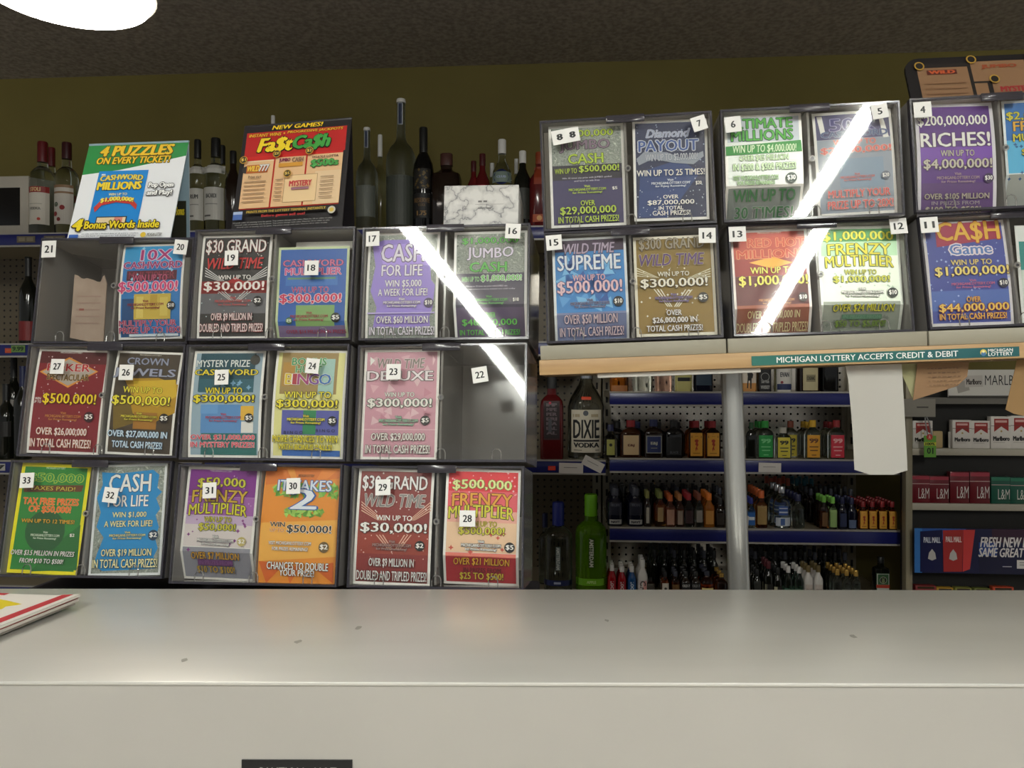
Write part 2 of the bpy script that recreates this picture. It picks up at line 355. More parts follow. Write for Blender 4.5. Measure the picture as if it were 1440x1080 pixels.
TICKETS=[
 (20,'lL0',0.1668,-0.0765,0.0951,0.1435,1.5,'bright blue ticket with pink lettering and a gold puzzle panel',0.006,0,0,'f6f4f0',(-0.121,0.102,-0.044,-0.058),[('r',0.035,0.023,0.965,0.977,'2c7cc4'),('r',0.053,0.584,0.251,0.977,'1c4f86'),('r',0.035,0.023,0.965,0.201,'3aa0dc'),('r',0.103,0.289,0.896,0.394,'571c30'),('t','MULTIPLIER',0.136,0.303,0.863,0.379,'8a2f45',None,0.06,0,0,0.02),('s',0.058,0.026,0.961,0.581,14,0.048,'9fdcf6',3),('t','10X',0.306,0.062,0.79,0.179,'b23478','e8d8ee',0.07,0,0,0.02),('t','CASHWORD',0.045,0.194,0.97,0.267,'a03070','e8b8cc',0.07,0,0,0.02),('t','WIN UP TO',0.203,0.335,0.754,0.408,'c2587a','581830',0.07,0,0,0.02),('t','$500,000!',-0.003,0.408,0.922,0.53,'d8407c','f2d0dc',0.07,0,0,0.02),('r',0.25,0.54,0.829,0.802,'cdb34a'),('r',0.29,0.567,0.4,0.786,'dcc868'),('r',0.508,0.551,0.618,0.712,'bfa038'),('r',0.663,0.579,0.784,0.769,'d9c45e'),('v',0.157,0.603,0.718,0.701,'8a1830',None),('p',0.839,0.666,0.066,'$10','161616','f6f4f0'),('t','MULTIPLY YOUR',0.031,0.812,0.922,0.87,'a82a58','eab6c6',0.05,0,0,0.02),('t','PRIZE UP TO 10X!',0.033,0.883,0.984,0.943,'a82a58','eab6c6',0.05,0,0,0.02),('r',0.188,0.952,0.959,0.977,'d9e6f0')]),
 (19,'lM0',0.0489,-0.0783,0.1036,0.1496,0.2,'black ticket with red and white lettering and silver diagonal stripes',0.003,0,0,'f6f4f0',(0.044,0.0,0.056,-0.107),[('r',0.035,0.024,0.965,0.976,'3a3838'),('r',0.035,0.523,0.965,0.761,'6a6a70'),('r',0.035,0.451,0.965,0.57,'8a2222'),('g',[(0.073,0.314),(0.074,0.325),(0.348,0.451),(0.364,0.451)],'d9d9d9'),('g',[(0.955,0.325),(0.954,0.315),(0.682,0.451),(0.698,0.451)],'d9d9d9'),('g',[(0.075,0.34),(0.076,0.351),(0.325,0.451),(0.34,0.451)],'d9d9d9'),('g',[(0.956,0.352),(0.956,0.341),(0.705,0.451),(0.721,0.451)],'d9d9d9'),('g',[(0.077,0.366),(0.078,0.377),(0.301,0.451),(0.317,0.451)],'d9d9d9'),('g',[(0.958,0.378),(0.957,0.367),(0.728,0.451),(0.744,0.451)],'d9d9d9'),('g',[(0.079,0.393),(0.079,0.403),(0.278,0.451),(0.294,0.451)],'d9d9d9'),('g',[(0.96,0.404),(0.959,0.393),(0.752,0.451),(0.768,0.451)],'d9d9d9'),('g',[(0.284,0.552),(0.302,0.552),(0.476,0.642),(0.458,0.642)],'c9c9c9'),('g',[(0.743,0.552),(0.761,0.552),(0.599,0.642),(0.581,0.642)],'c9c9c9'),('g',[(0.327,0.552),(0.344,0.552),(0.501,0.642),(0.483,0.642)],'c9c9c9'),('g',[(0.701,0.552),(0.718,0.552),(0.574,0.642),(0.556,0.642)],'c9c9c9'),('g',[(0.369,0.552),(0.387,0.552),(0.526,0.642),(0.509,0.642)],'c9c9c9'),('g',[(0.658,0.552),(0.676,0.552),(0.548,0.642),(0.531,0.642)],'c9c9c9'),('g',[(0.367,0.475),(0.685,0.475),(0.522,0.415)],'b02020'),('s',0.065,0.023,0.948,0.356,26,0.018,'f6f4f0',4),('s',0.048,0.57,0.983,0.844,22,0.016,'d8f0f0',6),('t','$30 GRAND',0.075,0.052,0.926,0.195,'f6f4f0','8a2226',0.05,0,0,0.02),('t','WILD TIME',0.107,0.231,0.905,0.338,'c93434','2a1416',0.05,0.2,0,0.02),('t','WIN UP TO',0.284,0.398,0.743,0.439,'f6f4f0',None,0.06,0,0,0.02),('t','$30,000!',0.087,0.461,0.938,0.558,'f6f4f0','a02020',0.08,0,0,0.02),('v',0.256,0.604,0.759,0.695,'c24a4a',None),('p',0.858,0.646,0.064,'$2','161616','f6f4f0'),('t','OVER $9 MILLION IN',0.213,0.763,0.787,0.838,'f0e4e4','8e2424',0.07,0,0,0.02),('t','DOUBLED AND TRIPLED PRIZES!',0.057,0.862,0.947,0.937,'f0e4e4','8e2424',0.07,0,0,0.02)]),
 (18,'lM0',0.166,-0.0875,0.1029,0.1299,0.3,'blue ticket with pink lettering and a pale green border,set low in its slot',0,0.8,0,'d3e2b4',(0.156,-0.108,0.0,-1.027),[('r',0.035,0.027,0.965,0.925,'2d63b8'),('r',0.035,0.858,0.965,0.973,'7c6a92'),('r',0.284,0.642,0.821,0.865,'86b06a'),('r',0.122,0.324,0.85,0.426,'3f78c8'),('r',0.147,0.338,0.823,0.358,'6fa07a'),('t','CASHWORD',0.075,0.145,0.92,0.216,'d878a0','6a2348',0.06,0,0,0.02),('t','MULTIPLIER',0.11,0.234,0.898,0.311,'d05a90','f0cede',0.06,0,0,0.02),('t','WIN UP TO',0.213,0.442,0.732,0.509,'c2285a','7fb0e8',0.06,0,0,0.02),('t','$300,000!',0.056,0.52,0.909,0.628,'d02c5c','f4d4de',0.08,0,0,0.02),('v',0.216,0.712,0.735,0.82,'9c2038',None),('p',0.847,0.781,0.066,'$5','161616','f6f4f0'),('p',0.201,0.811,0.045,'8','3a6a3a','d8e8d0'),('t','OVER $14 MILLION IN PRIZES',0.152,0.905,0.983,0.946,'a2324e',None,0.06,0,0,0.02)]),
 (17,'lR0',0.0491,-0.0763,0.1013,0.1538,-0.0,'purple ticket with white lettering and a grey banknote border',0.004,0,0,'f6f4f0',(0.019,-0.012,-0.97,0.0),[('r',0.035,0.023,0.965,0.977,'MONEY'),('g',[(0.057,0.104),(0.218,0.068),(0.809,0.068),(0.925,0.154),(0.878,0.277),(0.899,0.449),(0.955,0.498),(0.929,0.695),(0.883,0.793),(0.903,0.879),(0.107,0.878),(0.153,0.694),(0.062,0.546),(0.116,0.313)],'9c86dc'),('g',[(0.144,0.129),(0.791,0.092),(0.868,0.227),(0.85,0.314),(0.229,0.313)],'b49af0'),('t','CASH',0.194,0.111,0.791,0.276,'ece6f6','6d5a80',0.06,0,0,0.02),('t','FOR LIFE',0.21,0.307,0.774,0.409,'ece6f6','6d5a80',0.06,0,0,0.02),('t','WIN $5,000',0.264,0.448,0.768,0.52,'f0ecfa','5e4c70',0.06,0,0,0.02),('t','A WEEK FOR LIFE!',0.173,0.528,0.854,0.593,'f0ecfa','5e4c70',0.06,0,0,0.02),('v',0.251,0.611,0.76,0.7,'efe8fa','5e4c70'),('p',0.877,0.66,0.067,'$10','4a3c60','f6f4f0'),('r',0.035,0.743,0.965,0.756,'bfb0e8'),('t','OVER $60 MILLION',0.162,0.778,0.871,0.851,'f2eef8','5a4868',0.05,0,0,0.02),('t','IN TOTAL CASH PRIZES!',0.066,0.872,0.962,0.946,'f2eef8','5a4868',0.05,0,0,0.02)]),
 (16,'lR0',0.1755,-0.079,0.1008,0.1493,0.3,'dark purple ticket with green lettering under a grey banknote top',0,0.7,0,'ffffff',None,[('r',0.035,0.024,0.965,0.396,'MONEY'),('r',0.035,0.396,0.965,0.713,'3f3850'),('r',0.035,0.713,0.965,0.976,'584a6c'),('t','$1,000,000',0.113,0.059,0.876,0.124,'5fc04e','26402a',0.06,0,0,0.02),('t','JUMBO',0.184,0.146,0.814,0.271,'e9e0f4','3a3444',0.05,0,-0.1,0.02),('t','CASH',0.222,0.293,0.725,0.383,'63c452','2a4a2a',0.05,0,0,0.02),('t','WIN UP TO',0.117,0.429,0.354,0.473,'5cbc4c','e8f0e4',0.06,0,0,0.02),('t','$1,000,000!',0.381,0.416,0.927,0.479,'5cbc4c','e8f0e4',0.09,0,0,0.02),('t','Win up to 10 times any prize with JUMBO win',0.173,0.51,0.737,0.53,'cfc8da',None,0.06,0,0,0.02),('t','purchase where lottery tickets are sold today',0.119,0.539,0.846,0.555,'cfc8da',None,0.06,0,0,0.02),('v',0.244,0.605,0.738,0.692,'62bc58',None),('p',0.855,0.651,0.055,'$10',None,'f6f4f0'),('t','OVER',0.431,0.757,0.576,0.804,'62c456','2e2440',0.06,0,0,0.02),('t','$48,000,000',0.114,0.813,0.864,0.875,'62c456','2e2440',0.06,0,0,0.02),('t','IN TOTAL CASH PRIZES!',0.078,0.904,0.896,0.95,'62c456','2e2440',0.06,0,0,0.02)]),
 (27,'lL1',0.0452,-0.0787,0.1079,0.1493,-1.5,'dark red ticket with yellow prize lettering and an orange diamond sign',0.003,0,0,'f6f4f0',(0.036,-0.037,0.0,-0.037),[('r',0.035,0.024,0.965,0.976,'86202a'),('r',0.035,0.024,0.965,0.141,'5e2226'),('t','MICHIGAN LOTTERY',0.307,0.025,0.61,0.04,'f6f4f0',None,0.06,0,0,0.02),('s',0.097,0.034,0.972,0.779,34,0.021,'f2e0e4',7),('g',[(0.058,0.227),(0.442,0.078),(0.872,0.211),(0.483,0.374)],'e2953e'),('g',[(0.093,0.227),(0.445,0.097),(0.837,0.212),(0.479,0.355)],'b9b0a6'),('t','POKER',0.162,0.143,0.751,0.216,'b8202c','e8d8d0',0.05,0,0,0.02),('t','SPECTACULAR',0.173,0.239,0.757,0.3,'5a4a2a','c8a068',0.05,0,-0.12,0.02),('t','WIN',0.056,0.473,0.135,0.498,'f6f4f0',None,0.06,0,0,0.02),('t','UP TO',0.039,0.504,0.146,0.528,'f6f4f0',None,0.06,0,0,0.02),('t','$500,000!',0.167,0.432,0.899,0.542,'f6d51e','4a1414',0.07,0,0,0.02),('v',0.232,0.605,0.718,0.694,'c98038',None),('p',0.831,0.647,0.068,'$5','3a1c22','f6f4f0'),('t','OVER $26,000,000',0.132,0.759,0.823,0.835,'f4e8e6','b8622e',0.07,0,0,0.02),('t','IN TOTAL CASH PRIZES!',0.059,0.864,0.895,0.941,'f4e8e6','b8622e',0.07,0,0,0.02)]),
 (26,'lL1',0.17,-0.0809,0.0977,0.147,-2.1,'brown and gold ticket with silver title and yellow prize lettering',0.004,0,0,'f6f4f0',(-0.126,0.282,-0.811,-0.11),[('r',0.035,0.022,0.965,0.978,'4a3e30'),('g',[(0.171,0.273),(0.685,0.256),(0.99,0.315),(0.99,0.586),(0.676,0.689),(0.314,0.595),(0.312,0.433)],'b98f1e'),('g',[(0.316,0.296),(0.945,0.266),(0.99,0.426),(0.723,0.54),(0.363,0.482)],'d9b42c'),('g',[(0.054,0.486),(0.273,0.434),(0.413,0.693),(0.095,0.772)],'7a6428'),('r',0.386,0.593,0.733,0.752,'a8742a'),('t','MICHIGAN LOTTERY',0.35,0.03,0.678,0.043,'d8d0c0',None,0.06,0,0,0.02),('t','CROWN',0.179,0.066,0.797,0.133,'9aa0b8','3e3f52',0.05,0,0,0.02),('t','JEWELS',0.003,0.171,0.93,0.267,'a4a9c2','3e3f52',0.05,0,0,0.02),('t','WIN UP TO',0.185,0.351,0.774,0.409,'f3e53a','3a3018',0.07,0,0,0.02),('t','$500,000!',0.045,0.438,0.905,0.536,'f3e53a','3a3018',0.07,0,0,0.02),('v',0.206,0.596,0.737,0.679,'e8d840','4a4018'),('p',0.85,0.644,0.071,'$5','241c18','f6f4f0'),('t','OVER $27,000,000 IN',0.036,0.773,0.921,0.84,'dff0fc','3c6f9c',0.07,0,0,0.02),('t','TOTAL CASH PRIZES!',0.115,0.872,0.861,0.933,'dff0fc','3c6f9c',0.07,0,0,0.02)]),
 (25,'lM1',0.0554,-0.0799,0.104,0.1481,0.0,'grey-blue ticket with dark teal puzzle panel and yellow title',0.005,0,0,'f6f4f0',(-0.054,0.144,-0.859,-0.048),[('r',0.035,0.024,0.965,0.976,'9cb4c4'),('r',0.1,0.024,0.87,0.391,'1f4f5e'),('r',0.111,0.271,0.872,0.397,'2c6272'),('s',0.415,0.283,0.809,0.355,8,0.072,'7fb0d4',2),('r',0.168,0.512,0.732,0.777,'5c92cc'),('r',0.16,0.512,0.401,0.596,'6aa0d8'),('r',0.717,0.524,0.896,0.656,'e8b840'),('r',0.733,0.671,0.898,0.771,'e8e8e4'),('r',0.18,0.777,0.95,0.976,'2f7470'),('t','MYSTERY PRIZE',0.054,0.09,0.797,0.157,'e8f0f0','26444c',0.04,0,0,0.02),('p',0.866,0.09,0.068,'','3a3a34','f6f4f0'),('t','CASHWORD',0.045,0.181,0.923,0.235,'f0dc2e','26302a',0.08,0,0,0.02),('t','WIN UP TO',0.214,0.353,0.725,0.413,'f0e02e','2a2a20',0.08,0,0,0.02),('t','$300,000!',0.061,0.422,0.897,0.5,'f0e02e','2a2a20',0.09,0,0,0.02),('v',0.247,0.59,0.731,0.678,'b02438',None),('p',0.842,0.636,0.061,'$5','161616','f6f4f0'),('t','OVER $31,000,000',0.05,0.792,0.931,0.843,'d83a52','f4d6da',0.06,0,0,0.02),('t','IN MYSTERY PRIZES!',0.053,0.859,0.93,0.907,'d83a52','f4d6da',0.06,0,0,0.02)]),
 (24,'lM1',0.1736,-0.0802,0.1018,0.1485,-0.6,'pale yellow ticket with multicoloured bingo title over a blue panel',0.005,0,0,'f6f4f0',(-0.107,0.308,-0.804,-0.071),[('r',0.035,0.023,0.965,0.977,'e9e59a'),('r',0.087,0.023,0.872,0.412,'a58a52'),('r',0.111,0.115,0.271,0.34,'b88a34'),('r',0.618,0.081,0.832,0.413,'a8cfc8'),('r',0.143,0.561,0.929,0.786,'5a5fb0'),('r',0.438,0.561,0.616,0.78,'2f8a5a'),('r',0.163,0.923,0.958,0.977,'3b6fc0'),('t','BONUS',0.234,0.074,0.711,0.142,'3a9a5a','e8f0d8',0.06,0,0,0.02),('t','HUNT',0.296,0.151,0.653,0.213,'3a9a5a','e8f0d8',0.06,0,0,0.02),('t','B',0.161,0.224,0.268,0.323,'e2c42e','f4f2e4',0.05,0,0,0.02),('t','I',0.274,0.225,0.331,0.323,'b02c3c','f4f2e4',0.05,0,0,0.02),('t','N',0.336,0.225,0.486,0.323,'a8347a','f4f2e4',0.05,0,0,0.02),('t','G',0.494,0.225,0.628,0.323,'7a3f9c','f4f2e4',0.05,0,0,0.02),('t','O',0.635,0.226,0.799,0.324,'2c6fbc','f4f2e4',0.05,0,0,0.02),('t','B I N G O',0.191,0.752,0.45,0.779,'1a1a2a',None,0.06,0,0,0.02),('t','B I N G O',0.631,0.732,0.89,0.758,'1a1a2a',None,0.06,0,0,0.02),('t','WIN UP TO',0.17,0.391,0.816,0.45,'f0e02e','2c2c20',0.08,0,0,0.02),('t','$300,000!',0.072,0.466,0.911,0.549,'f0e02e','2c2c20',0.08,0,0,0.02),('v',0.234,0.605,0.748,0.691,'f0e43a','3c4030'),('p',0.854,0.657,0.064,'$5','161616','f6f4f0'),('t','MORE CHANCES TO WIN',0.044,0.795,0.931,0.854,'f0e02e','2f3424',0.07,0,0,0.02),('t','WITH BONUS BALLS!',0.123,0.873,0.861,0.923,'f0e02e','2f3424',0.07,0,0,0.02)]),
 (23,'lR1',0.0498,-0.0807,0.1061,0.1511,-0.4,'pale pink ticket with white outlined lettering and green shadows',0,0,0,'faf6f2',(0.055,0.389,0.077,-0.125),[('r',0.035,0.024,0.965,0.976,'d29aaa'),('k',0.059,0.032,0.934,0.715,26,0.128,['e0b0be','c98a9c','e2bcc6'],5),('r',0.035,0.728,0.965,0.735,'eac4ce'),('g',[(0.077,0.067),(0.142,0.099),(0.082,0.149)],'f6f4f0'),('g',[(0.903,0.052),(0.943,0.096),(0.91,0.152)],'f0c8d2'),('t','WILD TIME',0.18,0.082,0.804,0.169,'8a7f78','e6d4d8',0.06,0.15,-0.1,0.02),('t','DELUXE',0.05,0.201,0.917,0.288,'f4eaee','4c504a',0.06,0,0,0.02),('t','WIN UP TO',0.293,0.395,0.682,0.437,'f0ece6','58685a',0.07,0,0,0.02),('t','$300,000!',0.072,0.452,0.911,0.539,'f0ece6','58685a',0.08,0,0,0.02),('v',0.235,0.609,0.739,0.7,'9cc4a8','6a7a70'),('p',0.838,0.65,0.062,'$5','161616','f6f4f0'),('t','OVER $29,000,000',0.141,0.765,0.84,0.838,'ece2e0','6b7466',0.07,0,0,0.02),('t','IN TOTAL CASH PRIZES!',0.074,0.872,0.908,0.944,'ece2e0','6b7466',0.07,0,0,0.02)]),
 (33,'lL2',0.0442,-0.08,0.1016,0.1511,-1.6,'green ticket with a bright yellow border and orange lettering',0,0,0,'f4e81c',None,[('r',0.05,0.031,0.95,0.969,'2f8a3a'),('g',[(0.743,0.672),(0.959,0.547),(0.99,0.954),(0.344,0.981)],'2a7434'),('p',0.467,0.618,0.283,'','2a6034','f6f4f0'),('t','MICHIGAN LOTTERY',0.358,0.03,0.632,0.048,'d8ecd0',None,0.06,0,0,0.02),('t','$50,000',0.117,0.09,0.909,0.179,'3f9a4e','c8d84a',0.06,0,0,0.02),('g',[(0.077,0.208),(0.931,0.188),(0.908,0.248),(0.082,0.268)],'6e3c22'),('t','TAXES PAID!',0.163,0.208,0.817,0.246,'d0b840','2a1a10',0.06,0,0,0.02),('t','TAX FREE PRIZES',0.101,0.318,0.893,0.377,'ee6a24','f4b870',0.06,0,0,0.02),('t','OF $50,000!',0.198,0.388,0.797,0.455,'ee6a24','f4b870',0.06,0,0,0.02),('t','WIN UP TO 12 TIMES!',0.121,0.51,0.875,0.545,'e8b02c','3c4a14',0.06,0,0,0.02),('v',0.287,0.618,0.692,0.695,'d8e8d0',None),('p',0.873,0.647,0.045,'$2',None,'f6f4f0'),('t','OVER $3.5 MILLION IN PRIZES',0.046,0.792,0.943,0.843,'f6f4f0','1c4424',0.06,0.15,0,0.02),('t','FROM $10 TO $500!',0.187,0.864,0.803,0.911,'f6f4f0','1c4424',0.06,0.15,0,0.02)]),
 (32,'lL2',0.1647,-0.0805,0.102,0.1521,1.6,'sky blue ticket with white lettering and a grey banknote border',0,0,0,'e9edf0',(0.055,-0.024,0.092,-0.071),[('r',0.035,0.022,0.965,0.978,'MONEY'),('g',[(0.08,0.067),(0.343,0.083),(0.805,0.056),(0.894,0.104),(0.879,0.222),(0.948,0.259),(0.871,0.316),(0.937,0.412),(0.879,0.47),(0.937,0.577),(0.892,0.671),(0.939,0.766),(0.891,0.836),(0.921,0.942),(0.195,0.957),(0.061,0.908),(0.102,0.802),(0.175,0.661),(0.062,0.564),(0.109,0.435),(0.037,0.303),(0.105,0.186)],'1f8fd2'),('t','CASH',0.198,0.092,0.782,0.253,'f6f4f0','1d4a78',0.05,0,0,0.02),('t','FOR LIFE',0.205,0.284,0.765,0.387,'f6f4f0','1d4a78',0.05,0,0,0.02),('t','WIN $1,000',0.279,0.435,0.754,0.49,'f4efb8','2a4a58',0.07,0,0,0.02),('t','A WEEK FOR LIFE!',0.178,0.514,0.845,0.568,'f4efb8','2a4a58',0.07,0,0,0.02),('v',0.264,0.609,0.761,0.683,'e8e4a0','2c5a6a'),('p',0.874,0.647,0.07,'$2','243c54','f6f4f0'),('t','OVER $19 MILLION',0.172,0.766,0.863,0.837,'f4efb8','33454a',0.07,0,0,0.02),('t','IN TOTAL CASH PRIZES!',0.064,0.855,0.957,0.931,'f4efb8','33454a',0.07,0,0,0.02)]),
 (31,'lM2',0.0464,-0.081,0.104,0.1515,-1.3,'purple to silver foil ticket with yellow and gold title lettering',0,0.72,1,'f6f4f0',(0.056,0.023,0.074,-0.14),[('r',0.035,0.022,0.965,0.264,'8a3a98'),('r',0.035,0.265,0.965,0.429,'a868b4'),('r',0.035,0.43,0.965,0.512,'d0b8d8'),('r',0.035,0.512,0.965,0.705,'e6dcdc'),('r',0.035,0.713,0.965,0.978,'9a9aa6'),('s',0.045,0.019,0.954,0.37,24,0.019,'d8b0e0',3),('s',0.0,0.467,0.959,0.935,18,0.044,'8a3a8a',9),('t','MICHIGAN LOTTERY',0.335,0.024,0.623,0.042,'e0c8e4',None,0.06,0,0,0.02),('t','$50,000',0.159,0.106,0.821,0.194,'d8d046','4c5a1c',0.06,0,0.18,0.02),('t','FRENZY',0.103,0.212,0.863,0.318,'d8b43a','5a2f4a',0.06,0,0.1,0.02),('t','MULTIPLIER',0.076,0.342,0.877,0.436,'e2da3c','4c4a1c',0.06,0,0.25,0.02),('t','WIN UP TO',0.301,0.442,0.677,0.488,'d8d046','4c5a1c',0.07,0,0,0.02),('t','$50,000!',0.238,0.5,0.744,0.571,'d8d046','4c5a1c',0.07,0,0,0.02),('v',0.237,0.604,0.732,0.698,'f6f4f0','4a4a58'),('p',0.848,0.651,0.059,'$2','c8b870','f6f4f0'),('t','OVER $7 MILLION',0.166,0.757,0.825,0.827,'e8b030','4a2440',0.07,0.1,0.08,0.02),('r',0.249,0.818,0.731,0.871,'6e3a74'),('t','IN PRIZES FROM',0.267,0.827,0.712,0.863,'8a5490',None,0.06,0,0,0.02),('t','$10 TO $100!',0.231,0.877,0.746,0.941,'cfa632','3a2c3c',0.07,0,0,0.02)]),  # pale middle and grey foot: foil reflections put into the print
 (30,'lM2',0.1666,-0.0784,0.1079,0.155,-1.0,'orange ticket with a large white numeral two on green foliage',0.004,0,0,'e8912a',(0.0,0.09,0.069,-0.068),[('r',0.035,0.023,0.965,0.977,'e8912a'),('g',[(0.01,0.017),(0.985,0.011),(0.99,0.088),(0.016,0.157)],'e07a26'),('g',[(0.27,0.013),(0.371,0.014),(0.473,0.179),(0.422,0.179)],'ee9c3a'),('g',[(0.741,0.015),(0.943,0.016),(0.566,0.246)],'ec8a30'),('g',[(0.01,0.808),(0.353,0.818),(0.121,0.99)],'d8641e'),('g',[(0.355,0.841),(0.55,0.834),(0.426,0.99)],'e0701f'),('g',[(0.71,0.839),(0.969,0.797),(0.978,0.973)],'d8641e'),('g',[(0.01,0.482),(0.99,0.442),(0.99,0.751),(0.01,0.808)],'eeb04a'),('k',0.094,0.122,0.994,0.28,60,0.08,['8cc84a','6aa83a','a8d862','7ab844'],2),('k',0.271,0.337,0.826,0.438,50,0.073,['8cc84a','6aa83a','a8d862'],4),('t','MICHIGAN LOTTERY',0.442,0.06,0.65,0.082,'5a4a2a',None,0.06,0,0,0.02),('t','IT TAKES',0.189,0.111,0.885,0.203,'dfeaf8','2a5fae',0.07,0,0,0.02),('t','2',0.379,0.19,0.7,0.357,'e6eefa','2a5fae',0.05,0,0,0.02),('t','WIN',0.136,0.473,0.327,0.512,'161616','f4e8d0',0.05,0,0,0.02),('t','UP TO',0.141,0.528,0.32,0.556,'c8741e','f8ead0',0.05,0,0,0.02),('t','$50,000!',0.361,0.493,0.926,0.566,'161616','f8f0e0',0.06,0,0,0.02),('t','VISIT MICHIGANLOTTERY.COM',0.136,0.634,0.682,0.663,'f6f4f0','8a6a40',0.06,0,0,0.02),('t','FOR PRIZES REMAINING!',0.188,0.682,0.644,0.711,'f6f4f0','8a6a40',0.06,0,0,0.02),('p',0.849,0.673,0.066,'$2','6e5a34','f6f4f0'),('t','CHANCES TO DOUBLE',0.134,0.807,0.917,0.869,'f6f4f0','3a2a1a',0.06,0,0,0.02),('t','YOUR PRIZE!',0.3,0.869,0.743,0.92,'f6f4f0','3a2a1a',0.06,0,0,0.02)]),
 (29,'lR2',0.0513,-0.0838,0.1041,0.1523,-1.1,'rust red ticket with white lettering and pale diagonal stripes',0.003,0,0,'f6f4f0',(-0.047,0.32,-0.902,0.0),[('r',0.035,0.023,0.965,0.977,'8a2a26'),('r',0.035,0.492,0.965,0.738,'9c3a28'),('g',[(0.061,0.289),(0.062,0.299),(0.359,0.451),(0.374,0.451)],'e8b8a0'),('g',[(0.976,0.284),(0.975,0.274),(0.692,0.446),(0.707,0.445)],'e8b8a0'),('g',[(0.063,0.314),(0.064,0.324),(0.337,0.451),(0.352,0.451)],'e8b8a0'),('g',[(0.978,0.309),(0.977,0.299),(0.714,0.445),(0.729,0.445)],'e8b8a0'),('g',[(0.066,0.338),(0.067,0.348),(0.314,0.452),(0.329,0.452)],'e8b8a0'),('g',[(0.98,0.334),(0.979,0.324),(0.737,0.445),(0.752,0.445)],'e8b8a0'),('g',[(0.068,0.363),(0.069,0.373),(0.292,0.452),(0.307,0.452)],'e8b8a0'),('g',[(0.982,0.358),(0.981,0.348),(0.759,0.445),(0.774,0.444)],'e8b8a0'),('g',[(0.277,0.576),(0.294,0.576),(0.465,0.702),(0.448,0.703)],'e8b8a0'),('g',[(0.729,0.569),(0.746,0.568),(0.598,0.7),(0.581,0.701)],'e8b8a0'),('g',[(0.318,0.575),(0.335,0.575),(0.49,0.702),(0.473,0.702)],'e8b8a0'),('g',[(0.687,0.569),(0.704,0.569),(0.573,0.701),(0.556,0.701)],'e8b8a0'),('g',[(0.359,0.574),(0.376,0.574),(0.514,0.702),(0.497,0.702)],'e8b8a0'),('g',[(0.646,0.57),(0.663,0.57),(0.548,0.701),(0.531,0.701)],'e8b8a0'),('s',0.065,0.029,0.948,0.38,20,0.023,'f8e8e0',3),('s',0.042,0.542,0.953,0.813,24,0.021,'f0c8b8',8),('t','$30 GRAND',0.067,0.063,0.919,0.198,'f4eeee','3a1412',0.05,0,0,0.02),('t','WILD TIME',0.109,0.223,0.907,0.331,'8e8886','e2d2cc',0.05,0.2,0,0.02),('t','WIN UP TO',0.273,0.405,0.742,0.45,'f6f4f0',None,0.06,0,0,0.02),('t','$30,000!',0.078,0.47,0.938,0.563,'f6f4f0','3a1210',0.06,0,0,0.02),('v',0.247,0.618,0.745,0.708,'b08a84','5e2420'),('p',0.86,0.659,0.064,'$2','161616','f6f4f0'),('t','OVER $9 MILLION IN',0.21,0.774,0.792,0.852,'ece6e4','4a1a18',0.07,0,0,0.02),('t','DOUBLED AND TRIPLED PRIZES!',0.058,0.881,0.96,0.961,'ece6e4','4a1a18',0.07,0,0,0.02)]),
 (28,'lR2',0.1736,-0.0831,0.1003,0.1515,-1.3,'red and cream ticket with green-yellow and gold title lettering',0,0.74,1,'f6f4f0',(-0.019,0.404,0.019,-0.135),[('r',0.035,0.023,0.965,0.193,'d8343c'),('r',0.035,0.193,0.965,0.365,'e2606a'),('r',0.035,0.365,0.965,0.463,'efb0a0'),('r',0.035,0.463,0.965,0.72,'f0cba8'),('r',0.035,0.723,0.965,0.757,'e88070'),('r',0.035,0.757,0.965,0.977,'b82c34'),('s',0.03,0.022,0.961,0.242,30,0.027,'f8c8cc',5),('s',0.014,0.488,0.984,0.732,14,0.057,'d05a4a',6),('t','$500,000',0.097,0.101,0.882,0.193,'dfe49a','6a7a34',0.06,0,0.12,0.02),('t','FRENZY',0.099,0.218,0.897,0.328,'e2a43a','7a1c24',0.06,0,0.08,0.02),('t','MULTIPLIER',0.056,0.334,0.922,0.436,'d8cf3c','3a4a1c',0.06,0,0.2,0.02),('t','WIN UP TO',0.303,0.451,0.702,0.495,'c8b83c','6a5a24',0.06,0,0,0.02),('t','$500,000!',0.202,0.502,0.806,0.573,'d8d044','5c5a24',0.07,0,0,0.02),('v',0.243,0.613,0.764,0.706,'f6f4f0','3a3436'),('p',0.882,0.667,0.068,'$5','161616','f6f4f0'),('t','OVER $21 MILLION',0.145,0.769,0.883,0.837,'f0b030','6a141c',0.07,0.1,0.08,0.02),('t','IN PRIZES FROM',0.274,0.849,0.769,0.89,'7a1c24',None,0.06,0,0,0.02),('t','$25 TO $500!',0.223,0.892,0.798,0.959,'e8c83a','6a141c',0.07,0,0,0.02)]),
